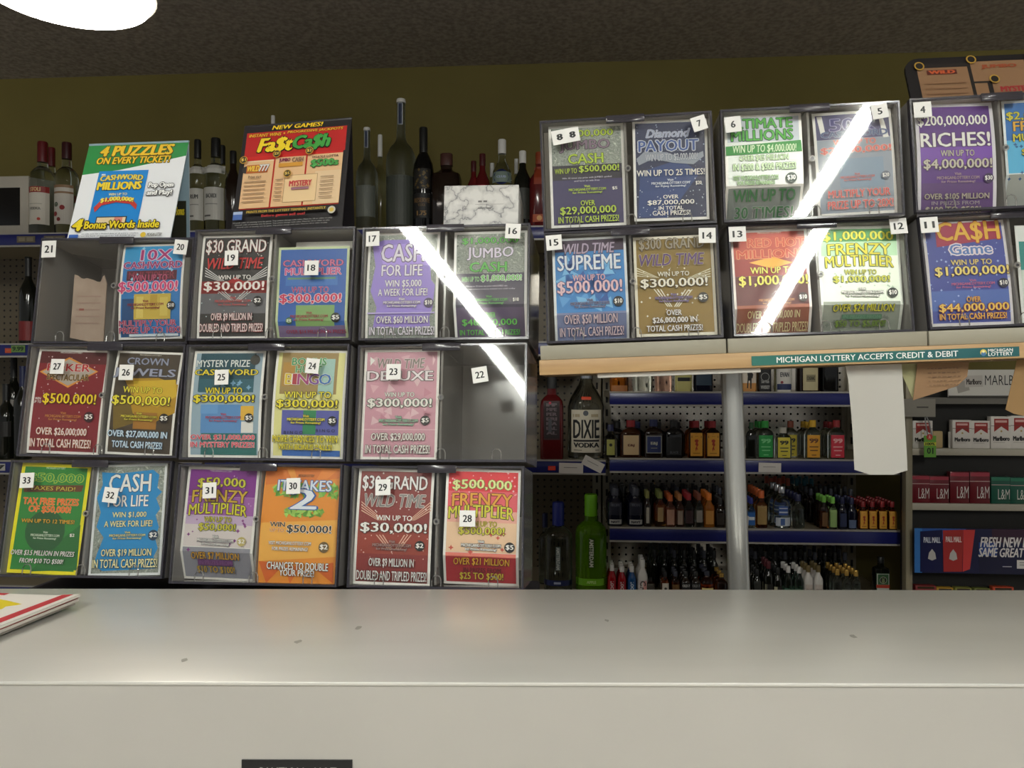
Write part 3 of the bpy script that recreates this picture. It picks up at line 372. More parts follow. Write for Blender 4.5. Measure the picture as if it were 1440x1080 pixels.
 (8,'rL0',0.0651,-0.0716,0.1027,0.142,-0.3,'dark purple ticket with lime green lettering under a double sticker',0,0,0,'f6f4f0',(-0.107,0.0,0.0,-0.039),[('r',0.035,0.026,0.965,0.412,'MONEY'),('r',0.035,0.392,0.965,0.615,'2a2634'),('r',0.035,0.537,0.965,0.974,'3c3564'),('t','$500,000',0.211,0.049,0.861,0.124,'b4cc34','2c3418',0.06,0,0,0.02),('t','JUMBO',0.143,0.149,0.81,0.267,'8a7488','3a3440',0.06,0,0,0.02),('t','CASH',0.253,0.284,0.719,0.381,'b8d23a','2c3a18',0.05,0,0,0.02),('t','WIN UP TO',0.069,0.424,0.363,0.474,'b4cc34','2a2a1c',0.08,0,0,0.02),('t','$500,000!',0.394,0.404,0.924,0.476,'b8d23a','20241a',0.08,0,0,0.02),('t','Win 10 times any prize with JUMBO symbol',0.164,0.513,0.822,0.534,'c8c4d4',None,0.06,0,0,0.02),('t','and how to win free',0.323,0.543,0.661,0.56,'c8c4d4',None,0.06,0,0,0.02),('v',0.248,0.595,0.74,0.683,'b8d23a',None),('p',0.858,0.64,0.046,'$5',None,'f6f4f0'),('t','OVER',0.401,0.746,0.588,0.796,'b8d23a','2a2440',0.07,0,0,0.02),('t','$29,000,000',0.126,0.805,0.866,0.888,'b8d23a','2a2440',0.07,0,0,0.02),('t','IN TOTAL CASH PRIZES!',0.097,0.901,0.897,0.962,'b8d23a','2a2440',0.07,0,0,0.02)]),
 (7,'rL0',0.1753,-0.0721,0.101,0.1391,-1.1,'navy blue starry ticket with silver title lettering',0,0,0,'f6f4f0',None,[('r',0.035,0.026,0.965,0.974,'1c2750'),('g',[(0.089,0.513),(0.629,0.396),(0.891,0.537),(0.435,0.975),(0.052,0.962)],'24407e'),('s',0.039,0.033,0.967,0.472,50,0.018,'b8c8e8',3),('s',0.025,0.578,0.953,0.963,60,0.018,'d0dcf0',5),('t','MICHIGAN LOTTERY',0.325,0.006,0.646,0.026,'f6f4f0',None,0.06,0,0,0.02),('t','Diamond',0.179,0.092,0.768,0.172,'a8b0cc','d0d4e4',0.05,0.3,0,0.02),('t','PAYOUT',0.078,0.203,0.872,0.312,'36559c','c8cede',0.1,0,0,0.02),('g',[(0.045,0.379),(0.144,0.315),(0.451,0.324),(0.682,0.397),(0.937,0.325),(0.944,0.378),(0.806,0.454),(0.538,0.433),(0.27,0.385),(0.072,0.446)],'98a0b0'),('t','WIN UP TO $2,000,000!',0.164,0.339,0.86,0.419,'c8ccd8','50586e',0.05,0,0,0.02),('t','WIN UP TO 25 TIMES!',0.044,0.498,0.949,0.558,'f6f4f0','20305c',0.05,0,0,0.02),('v',0.238,0.591,0.746,0.677,'dfe6f4',None),('p',0.865,0.642,0.054,'$20',None,'f6f4f0'),('t','OVER',0.389,0.751,0.591,0.788,'f6f4f0',None,0.06,0,0,0.02),('t','$87,000,000',0.179,0.801,0.8,0.854,'f6f4f0',None,0.06,0,0,0.02),('t','IN TOTAL',0.326,0.863,0.651,0.899,'f6f4f0',None,0.06,0,0,0.02),('t','CASH PRIZES!',0.242,0.907,0.742,0.953,'f6f4f0',None,0.06,0,0,0.02)]),
 (6,'rM0',0.0569,-0.0736,0.1021,0.1419,-0.5,'silver foil ticket with green lettering and a green brush stripe',0.003,0.7,1,'f6f4f0',None,[('r',0.035,0.026,0.965,0.267,'c2cad4'),('r',0.035,0.268,0.965,0.682,'e4eae6'),('r',0.035,0.709,0.965,0.974,'86908c'),('t','ULTIMATE',0.026,0.04,0.879,0.136,'4fae3e','24503a',0.07,0,0,0.02),('t','MILLIONS',0.086,0.154,0.879,0.257,'4fae3e','24503a',0.07,0,0,0.02),('g',[(0.01,0.307),(0.981,0.268),(0.99,0.376),(0.01,0.396)],'2f8a3a'),('t','WIN UP TO $4,000,000!',0.099,0.301,0.917,0.385,'cfe8c0','2a6a34',0.05,0.1,0,0.02),('t','OVER $45 MILLION',0.183,0.399,0.811,0.461,'d8f0c4','4a6a4a',0.07,0,0,0.02),('t','IN $200 & $500 PRIZES!',0.097,0.482,0.901,0.555,'d8f0c4','4a6a4a',0.07,0,0,0.02),('t','VISIT MICHIGANLOTTERY.COM',0.091,0.597,0.671,0.64,'a8cc94','4a6444',0.06,0,0,0.02),('t','FOR PRIZES REMAINING!',0.147,0.651,0.624,0.686,'a8cc94','4a6444',0.06,0,0,0.02),('p',0.839,0.631,0.071,'$30','3c4a44','f6f4f0'),('t','WIN UP TO',0.099,0.729,0.897,0.829,'2f7a40','57665c',0.04,0,0,0.02),('t','30 TIMES!',0.131,0.876,0.884,0.974,'3a7a48','b8c0bc',0.06,0,0,0.02)]),  # foil glare printed pale, duller reflection below the fold printed grey
 (5,'rM0',0.1781,-0.0752,0.1025,0.1411,1.1,'pale grey ticket with faint blue title and red lettering behind glare',0.003,0,0,'f6f4f0',None,[('r',0.035,0.027,0.965,0.271,'4c4878'),('r',0.035,0.273,0.965,0.973,'9aa4b4'),('g',[(0.054,0.036),(0.121,0.037),(0.15,0.203),(0.088,0.207)],'f6f4f0'),('g',[(0.832,0.061),(0.885,0.061),(0.946,0.278),(0.875,0.281)],'f6f4f0'),('r',0.295,0.462,0.853,0.742,'8aa0b8'),('t','50X',0.215,0.071,0.773,0.191,'4a4484','a8a4d0',0.06,0,0,0.02),('t','CASHWORD',0.092,0.195,0.929,0.252,'4c5a8a','a0a8c4',0.06,0,0,0.02),('t','WIN UP TO',0.24,0.279,0.772,0.332,'e2665c','f4c8c0',0.06,0,0,0.02),('t','$2,000,000!',0.074,0.35,0.955,0.419,'e2665c','f4c8c0',0.06,0,0,0.02),('v',0.299,0.606,0.726,0.686,'d8685e',None),('p',0.867,0.645,0.056,'$20','6a7080','f6f4f0'),('t','MULTIPLY YOUR',0.134,0.764,0.91,0.834,'de4e48','f2d0cc',0.06,0,0,0.02),('t','PRIZE UP TO 20X!',0.122,0.867,0.942,0.941,'de4e48','f2d0cc',0.06,0,0,0.02)]),
 (4,'rR0',0.0584,-0.0708,0.1001,0.1533,-1.6,'deep purple ticket with white lettering and a curled silver edge',0.006,0,0,'e0dce4',(0.0,0.031,0.045,-0.063),[('r',0.045,0.031,0.955,0.969,'5c2c88'),('r',0.045,0.398,0.955,0.555,'7a44b4'),('r',0.045,0.713,0.955,0.969,'5a3478'),('t','$200,000,000',0.031,0.114,0.917,0.216,'f6f4f0','4a3060',0.05,0,0,0.02),('t','RICHES!',0.055,0.272,0.93,0.397,'f6f4f0','5a3f5c',0.05,0,0,0.02),('t','WIN UP TO',0.298,0.429,0.723,0.484,'c8bcb4','3a2c3c',0.06,0,0,0.02),('t','$4,000,000!',0.077,0.508,0.94,0.602,'cfc6ba','4c3c3a',0.07,0,0,0.02),('v',0.24,0.626,0.774,0.721,'a88c96',None),('p',0.892,0.681,0.064,'$30','3a2450','f6f4f0'),('t','OVER $105 MILLION',0.079,0.807,0.896,0.862,'b4a8a0','4a3c3c',0.06,0,0,0.02),('t','IN PRIZES FROM',0.17,0.873,0.773,0.904,'9c8e98',None,0.06,0,0,0.02),('t','$100 TO $500!',0.093,0.919,0.791,0.982,'b8ac9c','4a3c3c',0.06,0,0,0.02)]),
 (3,'rR0',0.1697,-0.0798,0.0929,0.1451,0.0,'light blue ticket with yellow-green title,cut off at the picture border',0,0.68,1,'dfe6ea',None,[('r',0.035,0.024,0.965,0.371,'2a6cb4'),('r',0.035,0.372,0.965,0.676,'5ab4e0'),('r',0.035,0.687,0.965,0.976,'b4b8b4'),('s',0.0,0.373,0.961,0.932,20,0.063,'2a5c94',4),('t','$2,000,000',0.053,0.107,0.908,0.19,'c8c03c','2c4424',0.06,0,0,0.02),('t','FRENZY',0.137,0.199,0.895,0.286,'dca83c','2c3444',0.06,0,0,0.02),('t','MULTIPLIER',0.122,0.315,0.905,0.385,'d0c43c','2c3c24',0.06,0,0,0.02),('t','$2,000,000!',0.225,0.456,0.887,0.522,'d0c43c','2c3c24',0.06,0,0,0.02)]),
 (15,'rL1',0.0599,-0.0757,0.1008,0.1431,0.3,'blue faceted ticket with pale pink prize lettering',0,0.75,0,'eef2f6',None,[('r',0.035,0.025,0.965,0.975,'3b8ad2'),('k',0.016,0.144,0.94,0.736,44,0.175,['5aa4e4','2f6cb8','7cc0f0','2a5aa8'],7),('r',0.035,0.025,0.965,0.137,'3c2a44'),('r',0.035,0.73,0.965,0.975,'7a86b0'),('t','WILD TIME',0.154,0.06,0.845,0.159,'b8a8c0','3c2648',0.06,0.2,0,0.02),('t','SUPREME',0.068,0.173,0.914,0.321,'e8f0fa','33508a',0.05,0,0,0.02),('t','WIN UP TO',0.266,0.367,0.7,0.426,'e8c0cc','5a4a88',0.07,0,0,0.02),('t','$500,000!',0.057,0.426,0.921,0.56,'ecc8d0','4a4a88',0.07,0,0,0.02),('v',0.226,0.603,0.742,0.694,'4c4868','8a98c0'),('p',0.863,0.639,0.07,'$10','161616','f6f4f0'),('t','OVER $50 MILLION',0.134,0.754,0.843,0.847,'e2ccd4','5a5078',0.07,0,0,0.02),('t','IN TOTAL CASH PRIZES!',0.069,0.867,0.925,0.948,'e2ccd4','5a5078',0.07,0,0,0.02)]),
 (14,'rL1',0.1751,-0.0765,0.1071,0.1378,-0.2,'gold ticket with white prize lettering and purple title',0,0,0,'efe9d8',None,[('r',0.035,0.028,0.965,0.972,'8e7328'),('r',0.035,0.556,0.965,0.972,'94762c'),('g',[(0.031,0.306),(0.031,0.318),(0.3,0.418),(0.315,0.418)],'e8e0c0'),('g',[(0.951,0.35),(0.952,0.339),(0.66,0.43),(0.674,0.431)],'e8e0c0'),('g',[(0.03,0.332),(0.03,0.344),(0.281,0.417),(0.295,0.417)],'e8e0c0'),('g',[(0.949,0.376),(0.95,0.365),(0.679,0.431),(0.694,0.431)],'e8e0c0'),('g',[(0.03,0.359),(0.03,0.37),(0.261,0.416),(0.276,0.417)],'e8e0c0'),('g',[(0.947,0.402),(0.948,0.391),(0.699,0.431),(0.713,0.432)],'e8e0c0'),('g',[(0.029,0.385),(0.029,0.396),(0.242,0.415),(0.256,0.416)],'e8e0c0'),('g',[(0.945,0.429),(0.946,0.417),(0.718,0.432),(0.733,0.433)],'e8e0c0'),('g',[(0.233,0.531),(0.249,0.532),(0.413,0.712),(0.397,0.711)],'efe8d0'),('g',[(0.702,0.548),(0.718,0.548),(0.539,0.716),(0.523,0.716)],'efe8d0'),('g',[(0.273,0.533),(0.289,0.533),(0.437,0.713),(0.421,0.712)],'efe8d0'),('g',[(0.662,0.546),(0.679,0.547),(0.516,0.715),(0.5,0.715)],'efe8d0'),('g',[(0.312,0.534),(0.328,0.535),(0.46,0.713),(0.444,0.713)],'efe8d0'),('g',[(0.623,0.545),(0.639,0.545),(0.492,0.715),(0.476,0.714)],'efe8d0'),('s',0.097,0.294,0.889,0.424,14,0.025,'f8f4e4',2),('s',0.063,0.555,0.945,0.86,24,0.025,'f8f4e4',6),('t','$300 GRAND',0.073,0.025,0.883,0.148,'a49880','4a3a24',0.05,0,0,0.02),('t','WILD TIME',0.069,0.184,0.876,0.3,'5c3a78','c8b890',0.05,0.2,0,0.02),('t','WIN UP TO',0.29,0.363,0.681,0.409,'f6f0dc','4a3a18',0.05,0,0,0.02),('t','$300,000!',0.077,0.431,0.901,0.529,'f8f2e0','3a2a14',0.06,0,0,0.02),('v',0.247,0.583,0.706,0.673,'8a76a0','5a4a60'),('p',0.838,0.632,0.065,'$5','34302c','f6f4f0'),('t','OVER',0.381,0.746,0.565,0.801,'f4eee4','3a2a4c',0.07,0,0,0.02),('t','$26,000,000 IN',0.205,0.819,0.75,0.881,'f4eee4','3a2a4c',0.07,0,0,0.02),('t','TOTAL CASH PRIZES!',0.129,0.9,0.813,0.958,'f4eee4','3a2a4c',0.07,0,0,0.02)]),
 (13,'rM1',0.0559,-0.0728,0.1025,0.1454,0.3,'red-brown ticket with gold lettering behind a bright glare streak',0,0.74,1,'e8e0dc',None,[('r',0.035,0.026,0.965,0.32,'a83c2c'),('r',0.035,0.28,0.965,0.445,'8a2c28'),('g',[(0.227,0.315),(0.534,0.266),(0.791,0.327),(0.522,0.376)],'e8a03a'),('r',0.035,0.446,0.965,0.721,'5a2426'),('r',0.035,0.721,0.965,0.974,'94503a'),('t','MICHIGAN LOTTERY',0.361,0.029,0.669,0.042,'e8c8b8',None,0.06,0,0,0.02),('t','RED HOT',0.222,0.088,0.96,0.171,'b8402c','e0a070',0.06,0,0,0.02),('t','MILLIONS',0.079,0.197,0.947,0.279,'b8402c','e0a070',0.06,0,0,0.02),('t','WIN UP TO',0.236,0.363,0.81,0.425,'d8cf5a','5a3418',0.06,0,0,0.02),('t','$1,000,000!',0.08,0.445,0.962,0.549,'d8cf5a','5a3418',0.06,0,0,0.02),('v',0.322,0.639,0.771,0.722,'c08050',None),('p',0.887,0.66,0.064,'$10','3a2a2c','f6f4f0'),('t','OVER $60,000,000 IN',0.169,0.776,0.841,0.852,'e2c690','7a3a28',0.07,0,0,0.02),('t','DOUBLED AND TRIPLED PRIZES!',0.033,0.879,0.948,0.962,'e2c690','7a3a28',0.07,0,0,0.02)]),
 (12,'rM1',0.1811,-0.0742,0.1072,0.1445,-1.1,'white and green foil ticket with yellow title lettering',0,0.72,1,'f0f6ee',None,[('r',0.035,0.027,0.965,0.189,'4f9a58'),('r',0.035,0.148,0.965,0.299,'b4dcb4'),('r',0.035,0.286,0.965,0.712,'ecf6e6'),('r',0.035,0.719,0.965,0.973,'98a094'),('s',0.05,0.437,0.966,0.699,16,0.035,'b0c8b0',4),('s',0.038,0.768,0.972,0.974,12,0.053,'7c847c',3),('t','$1,000,000',0.069,0.058,0.923,0.155,'d8d83e','5a7a34',0.06,0,0.1,0.02),('t','FRENZY',0.117,0.176,0.883,0.279,'ddd03a','3f5a24',0.06,0,0.08,0.02),('t','MULTIPLIER',0.08,0.299,0.904,0.402,'d4cc3a','3f5024',0.06,0,0.18,0.02),('t','WIN UP TO',0.306,0.42,0.693,0.465,'c4c44a','5c6a34',0.07,0,0,0.02),('t','$1,000,000!',0.167,0.479,0.845,0.547,'c8c84a','5c6a34',0.07,0,0,0.02),('v',0.259,0.591,0.761,0.682,'f6f4f0','4a504a'),('p',0.871,0.642,0.063,'$10','2c3430','f6f4f0'),('t','OVER $24 MILLION',0.147,0.751,0.883,0.823,'d8d030','2c4420',0.07,0.1,0.06,0.02),('r',0.259,0.836,0.743,0.878,'4a7a5c'),('t','IN PRIZES FROM',0.277,0.842,0.726,0.872,'6a967a',None,0.06,0,0,0.02),('t','$50 TO $5,000!',0.186,0.888,0.794,0.949,'7a9a34','3a5030',0.07,0,0,0.02)]),  # white glare and the grey below the fold are printed reflections
 (11,'rR1',0.0603,-0.0754,0.1058,0.1419,-0.6,'violet-blue ticket with large gold and red title lettering',0.003,0,0,'e4e0e4',(0.018,0.0,0.055,-0.029),[('r',0.035,0.028,0.965,0.972,'4450a4'),('r',0.035,0.67,0.965,0.858,'5470bc'),('s',0.011,0.148,1,0.957,60,0.026,'b0c4f4',3),('g',[(0.16,0.024),(0.936,0.01),(0.948,0.182),(0.155,0.248)],'a8284c'),('t','CA$H',0.177,0.009,0.926,0.218,'eab63a','a8222e',0.05,0,0,0.02),('t','Game',0.305,0.227,0.808,0.328,'5a80c4','f0e4ee',0.14,0,0,0.02),('t','WIN UP TO',0.3,0.379,0.79,0.43,'f0d888','3a2c4c',0.07,0,0,0.02),('t','$1,000,000!',0.098,0.444,0.982,0.541,'f2dc7c','4a2c44',0.07,0,0,0.02),('v',0.282,0.568,0.797,0.658,'c8648c',None),('p',0.901,0.614,0.062,'$10','2a2a44','f6f4f0'),('t','OVER',0.444,0.735,0.612,0.783,'e8b850','8a2038',0.08,0,0,0.02),('t','$44,000,000',0.111,0.797,0.938,0.88,'f0c85a','8a2038',0.08,0,0,0.02),('t','IN TOTAL CASH PRIZES!',0.106,0.89,0.903,0.945,'e8b850','8a2038',0.08,0,0,0.02)]),
 (10,'rR1',0.1813,-0.0818,0.1016,0.1317,-2.1,'pale green ticket,almost wholly cut off at the picture border',0,0,0,'eef0ee',None,[('r',0.035,0.029,0.965,0.321,'e8ecea'),('r',0.035,0.167,0.965,0.461,'2f8f8a'),('r',0.035,0.462,0.965,0.971,'d8e4dc')]),
]
STICKERS=[
 ('21','lL0',0.013,-0.0167,2,0.0213,0.0254),
 ('20','lL0',0.212,-0.0144,-5,0.0197,0.0217),
 ('19','lM0',0.0556,-0.0415,2,0.0195,0.0212),
 ('18','lM0',0.1722,-0.0574,0,0.02,0.0205),
 ('17','lR0',0.0138,-0.0162,2,0.0188,0.0206),
 ('16','lR0',0.2079,-0.0105,-3,0.0206,0.0203),
 ('27','lL1',0.0465,-0.0315,-1,0.0197,0.0212),
 ('26','lL1',0.1488,-0.0398,0,0.0205,0.0216),
 ('25','lM1',0.0531,-0.0451,2,0.0196,0.0206),
 ('24','lM1',0.1811,-0.0299,-5,0.0187,0.0203),
 ('23','lR1',0.0502,-0.0369,0,0.02,0.0212),
 ('22','lR1',0.1683,-0.0425,9,0.0208,0.0208),
 ('33','lL2',0.0265,-0.0273,2,0.0199,0.0207),
 ('32','lL2',0.1486,-0.0469,-6,0.0203,0.0207),
 ('31','lM2',0.0472,-0.0349,3,0.0193,0.0208),
 ('30','lM2',0.1651,-0.0284,2,0.0193,0.0208),
 ('29','lR2',0.0429,-0.028,2,0.0204,0.0208),
 ('28','lR2',0.1572,-0.0677,0,0.0208,0.0208),
 ('8  8','rL0',0.0339,-0.0228,8,0.0374,0.0197),
 ('7','rL0',0.2134,-0.0163,15,0.0192,0.0197),
 ('6','rM0',0.015,-0.0207,4,0.0212,0.0212),
 ('5','rM0',0.2047,-0.0132,8,0.0208,0.0193),
 ('4','rR0',0.0144,-0.0156,1,0.0226,0.0207),
 ('15','rL1',0.0124,-0.0144,3,0.0213,0.0207),
 ('14','rL1',0.2164,-0.0141,-2,0.0221,0.0205),
 ('13','rM1',0.0106,-0.0135,0,0.0224,0.0207),
 ('12','rM1',0.2207,-0.0103,3,0.0218,0.0207),
 ('11','rR1',0.0108,-0.0124,1,0.0225,0.0209),
]

# ================================================================== the room
ceil_m = noisy('stippled_ceiling', [(.35, '8f867c'), (.65, 'b3a99d')], 60, .9, .6)
wall_m = noisy('olive_wall_paint', [(.3, '6a5f2a'), (.7, '726730')], 3, .75)
floor_m = noisy('vinyl_floor', [(.3, '9a9288'), (.7, 'b4aca0')], 4, .5)
EYE = CAM_Z
o = MB().box(-4.2, 4.2, -4.5, 3.2, 1.235+EYE, 1.31+EYE, ceil_m).build('ceiling', None, Matrix.Rotation(TH, 4, 'Z')); tag(o, kind='structure')
o = MB().box(-4.2, 4.2, 2.96, 3.06, 0, 1.235+EYE, wall_m).build('wall_back', None, Matrix.Rotation(TH, 4, 'Z')); tag(o, kind='structure')
o = MB().box(-4.2, 4.2, -4.5, 3.2, -.06, 0, floor_m).build('floor', None, Matrix.Rotation(TH, 4, 'Z')); tag(o, kind='structure')

# ceiling strip lights behind the camera (they show as streaks in the ticket covers)
tube_m = emit('lit_tube', 'fafcf5', TUBE); housing_m = plain('white_enamel', 'd8d4cc', .4)
for x, y0, y1, lab in ((-.92, -2.9, -.5, 'long white ceiling strip light over the customer side, nearer the torn card slot'),
                       (1.0, -2.9, -.5, 'long white ceiling strip light over the customer side, nearer the tobacco rack')):
    t = empty('strip_light', Matrix.Translation((x, (y0+y1)/2, EYE+1.235)), lab, 'ceiling light', 'ceiling strip lights')
    L = (y1-y0)/2
    MB().box(-.07, .07, -L, L, -.035, -.001, housing_m, .008).build('housing', t)
    MB().tube([(0, -L+.03, -.062), (0, L-.03, -.062)], .028, tube_m, 16).build('tube', t)
    for s in (-1, 1): MB().box(-.03, .03, s*(L-.015)-.012, s*(L-.015)+.012, -.085, -.035, housing_m, .004).build('lamp_holder', t)

# pendant lamp
t = empty('pendant_lamp', Matrix.Translation((-.775, 1.33, EYE+.675)), 'round pendant lamp glowing white, cut off by the top of the picture', 'lamp')
shade_m = plain('lamp_shade_enamel', 'b9b4aa', .35)
MB().lathe([(.012, .146), (.02, .150), (.05, .146), (.09, .11), (.115, .05), (.14, .03), (.16, .03)], shade_m, 48).build('shade', t)
MB().lathe([(-.018, .03), (-.015, .07), (-.008, .11), (0, .135), (.012, .143)], emit('lit_diffuser', 'fff6ea', LAMP), 48).build('diffuser', t)
MB().tube([(0, 0, .16), (0, 0, .56)], .005, plain('black_cord', '1a1a1a')).build('cord', t)

# ================================================================== counter in front
steel = noisy('brushed_counter_metal', [(.3, 'd4d2cb'), (.7, 'dcdad4')], 2.2, .36, 0, .3, (1, 6, 1))
panel_m = noisy('counter_front_metal', [(.3, 'b2afa9'), (.7, 'bcb9b3')], 2.5, .42, 0, .15)
TOPZ = -.2525
cm = Matrix.Translation((0, 0, EYE+TOPZ)) @ Matrix.Rotation(R(-.35), 4, 'Z')
t = empty('service_counter', Matrix.Translation((0, .65, 0)) @ Matrix.Rotation(R(-.35), 4, 'Z'), 'pale grey metal service counter running across the foreground', 'counter')
ct = EYE+TOPZ
MB().box(-1.7, 1.9, 0, .295, ct-.0036, ct, steel, .0012).build('counter_top', t)
MB().box(-1.7, 1.9, .0022, .29, .0, ct-.0038, panel_m).build('front_panel', t)
k = MB(); sg = Print(.094, .03); px0 = -.2297
k.box(px0, px0+.094, .0008, .0022, ct-.098, ct-.0668, plain('black_plate', '17171a', .4))
sg.text('CAUTION - HOT', .14, .20, .86, .52, 'b9b6b2', None, 0, 0, 0, .01)
sg.onto(k, flat(px0, ct-.0668, .094, .03, .0008))
tag(k.build('caution_plate', t), 'black plate with CAUTION - HOT in grey letters')
# scuffs on the top
k = MB(); g = random.Random(5)
for x, y, r_ in ((-.21, .1, .0035), (-.16, .145, .004), (.34, .12, .004), (.1, .17, .003), (-.3, .05, .003)):
    k.add([(x+r_*math.cos(a*.7)*g.uniform(.6, 1.2), y+r_*1.6*math.sin(a*.7)*g.uniform(.6, 1.2), ct+.0003) for a in range(9)], [tuple(range(9))], plain('scuff', 'a9a69d', .5))
k.build('scuff_mark', t)

# folded newspaper on the counter
t = empty('newspaper', Matrix.Translation((-.486, .864, ct)) @ Matrix.Rotation(R(-9), 4, 'Z'), 'folded flyer with yellow and red print lying on the counter', 'newspaper')
LX, LY = .32, .25
def lift(x, y): return .004*max(0, (x+.06)/.06)**2*max(0, 1+y/.3)+.0006
def page(z, dz, ex, mat):
    n = 16; vs = []; fs = []; rows = 8
    for j in range(rows+1):
        y = -LY*j/rows
        for i in range(n+1):
            x = -LX+(LX-ex)*i/n
            vs += [(x, y, z+lift(x, y)), (x, y, z+dz+lift(x, y)*.8)]
    ix = lambda i, j, k: (j*(n+1)+i)*2+k
    for j in range(rows):
        for i in range(n):
            fs += [(ix(i, j, 1), ix(i, j+1, 1), ix(i+1, j+1, 1), ix(i+1, j, 1)), (ix(i, j, 0), ix(i+1, j, 0), ix(i+1, j+1, 0), ix(i, j+1, 0))]
        fs += [(ix(n, j, 0), ix(n, j, 1), ix(n, j+1, 1), ix(n, j+1, 0)), (ix(0, j, 0), ix(0, j+1, 0), ix(0, j+1, 1), ix(0, j, 1))]
    for i in range(n):
        fs += [(ix(i, 0, 0), ix(i, 0, 1), ix(i+1, 0, 1), ix(i+1, 0, 0)), (ix(i, rows, 0), ix(i+1, rows, 0), ix(i+1, rows, 1), ix(i, rows, 1))]
    return MB().add(vs, fs, mat, True)
for i, (z, dz, ex, col) in enumerate(((.0002, .0034, .006, '9d988f'), (.0037, .0038, .002, 'c9c4bb'), (.0076, .0010, .001, 'a8433c'), (.0087, .0034, 0.0, 'e0dbd2'))):
    page(z, dz, ex, ink(col, .7)).build('folded_pages', t)
pr = Print(LX, LY)
pr.rect(0, 0, 1, 1, 'ece7df'); pr.shape([(.3, .04), (.6, .05), (.78, .10), (.88, .15), (.86, .22), (.885, .30), (.84, .42), (.82, .62), (.3, .75)], 'e6cf1c'); pr.rect(.93, 0, .975, 1, 'c4303a'); pr.rect(.5, .0, .72, .03, 'c4303a')
[pr.rect(.72+.02*(i % 2), .2+.05*i, .82+.015*(i % 2), .215+.05*i, '6a5a14') for i in range(5)]
k = MB(); pr.onto(k, lambda u, v, d: (-LX+u*LX, -v*LY, .0123+d+lift(-LX+u*LX, -v*LY)*.8), .6)
k.build('printed_cover', t)

# ================================================================== ticket cases
W_CASE = .23; D_CASE = .15; H_CASE = {'l': .1573, 'r': .1518}
shell_m = clear_plastic('smoky_acrylic', 'cccac8', .42, .12, 'bcb8b4'); rim_m = clear_plastic('dark_acrylic_rim', 'a29ea8', .45, .15, '5c5a63')
cover_m = clear_plastic('clear_cover', 'fbfbfa', .012, .03, 'c8c6c2', 1.5); clip_m = clear_plastic('clear_clip', 'dcdad8', .3, .1, 'c0beba')
latch_m = clear_plastic('grey_latch', 'a4a0a4', .4, .15, '5c5860')
CASE_LABELS = {
 'lL0': 'clear two-slot ticket case with a torn brown card and a bright blue ticket inside',
 'lM0': 'clear two-slot ticket case with a black ticket and a green-bordered blue ticket inside',
 'lR0': 'clear two-slot ticket case under the white marbled box, a bright light streak across it',
 'lL1': 'clear two-slot ticket case with a dark red ticket and a brown and gold ticket inside',
 'lM1': 'clear two-slot ticket case with a grey-blue ticket and a pale yellow ticket inside',
 'lR1': 'clear two-slot ticket case with a pale pink ticket beside an empty slot',
 'lL2': 'clear two-slot ticket case with a yellow-bordered green ticket and a sky blue ticket inside',
 'lM2': 'clear two-slot ticket case with a purple foil ticket and an orange ticket inside',
 'lR2': 'clear two-slot ticket case with a rust red ticket and a red and cream ticket inside',
 'rL0': 'clear two-slot ticket case with a double sticker and a starry navy ticket inside',
 'rM0': 'clear two-slot ticket case with a silver and green foil ticket beside a glare streak',
 'rR0': 'clear two-slot ticket case with a deep purple ticket inside, cut by the picture edge',
 'rL1': 'clear two-slot ticket case with a faceted blue ticket and a gold ticket inside',
 'rM1': 'clear two-slot ticket case with a red-brown ticket and a white and green ticket inside',
 'rR1': 'clear two-slot ticket case with a violet-blue ticket inside, above the lottery strip'}
CASE_M = {}; CASES = {}
def case_meshes(h):
    W = W_CASE; D = D_CASE; a = .0025; P = {}
    k = MB(); k.box(0, W, D-a, D, -h, 0, shell_m); k.box(0, a, .0015, D-a, -h, 0, shell_m); k.box(W-a, W, .0015, D-a, -h, 0, shell_m)
    k.box(a, W-a, .0015, D-a, -a, 0, shell_m); k.box(a, W-a, .0015, D-a, -h, -h+a, shell_m); P['shell'] = k.mesh('shell')
    k = MB()
    k.box(-.001, W+.001, -.002, .006, -.002, .0005, rim_m); k.box(-.001, W+.001, -.002, .006, -h-.0005, -h+.0025, rim_m)
    k.box(-.001, .0015, -.002, .006, -h+.0025, -.002, rim_m); k.box(W-.0015, W+.001, -.002, .006, -h+.0025, -.002, rim_m); P['rim'] = k.mesh('rim')
    k = MB(); k.box(W/2-.0015, W/2+.0015, .005, D-.004, -h+.004, -.004, shell_m); P['divider'] = k.mesh('divider')
    k = MB(); k.box(.0015, W-.0015, -.0015, 0, -h+.0025, -.002, cover_m); P['front_cover'] = k.mesh('front_cover')
    k = MB(); k.box(W/2-.026, W/2+.026, -.0045, -.002, -.009, .0015, latch_m, .0008); k.box(W/2-.025, W/2+.025, -.0052, -.0045, -.0055, -.004, latch_m); P['latch'] = k.mesh('latch')
    k = MB(); pts = [(-.006, -.0025, 0), (-.006, -.0025, .008), (-.004, -.0025, .0125), (0, -.0025, .014), (.004, -.0025, .0125), (.006, -.0025, .008), (.006, -.0025, 0)]
    k.tube(pts, .0008, clip_m, 6); P['clip'] = k.mesh('clip')
    k = MB(); n = 16; k.lathe([(-.001, .0042), (.0012, .0042)], clip_m, 16, M=Matrix.Rotation(R(90), 4, 'X')); k.lathe([(.0012, .002), (.0016, .002)], plain('pivot_pin', '2a282c', .3), 12, M=Matrix.Rotation(R(90), 4, 'X')); P['pivot'] = k.mesh('pivot')
    return P
CM = {s: case_meshes(h) for s, h in H_CASE.items()}
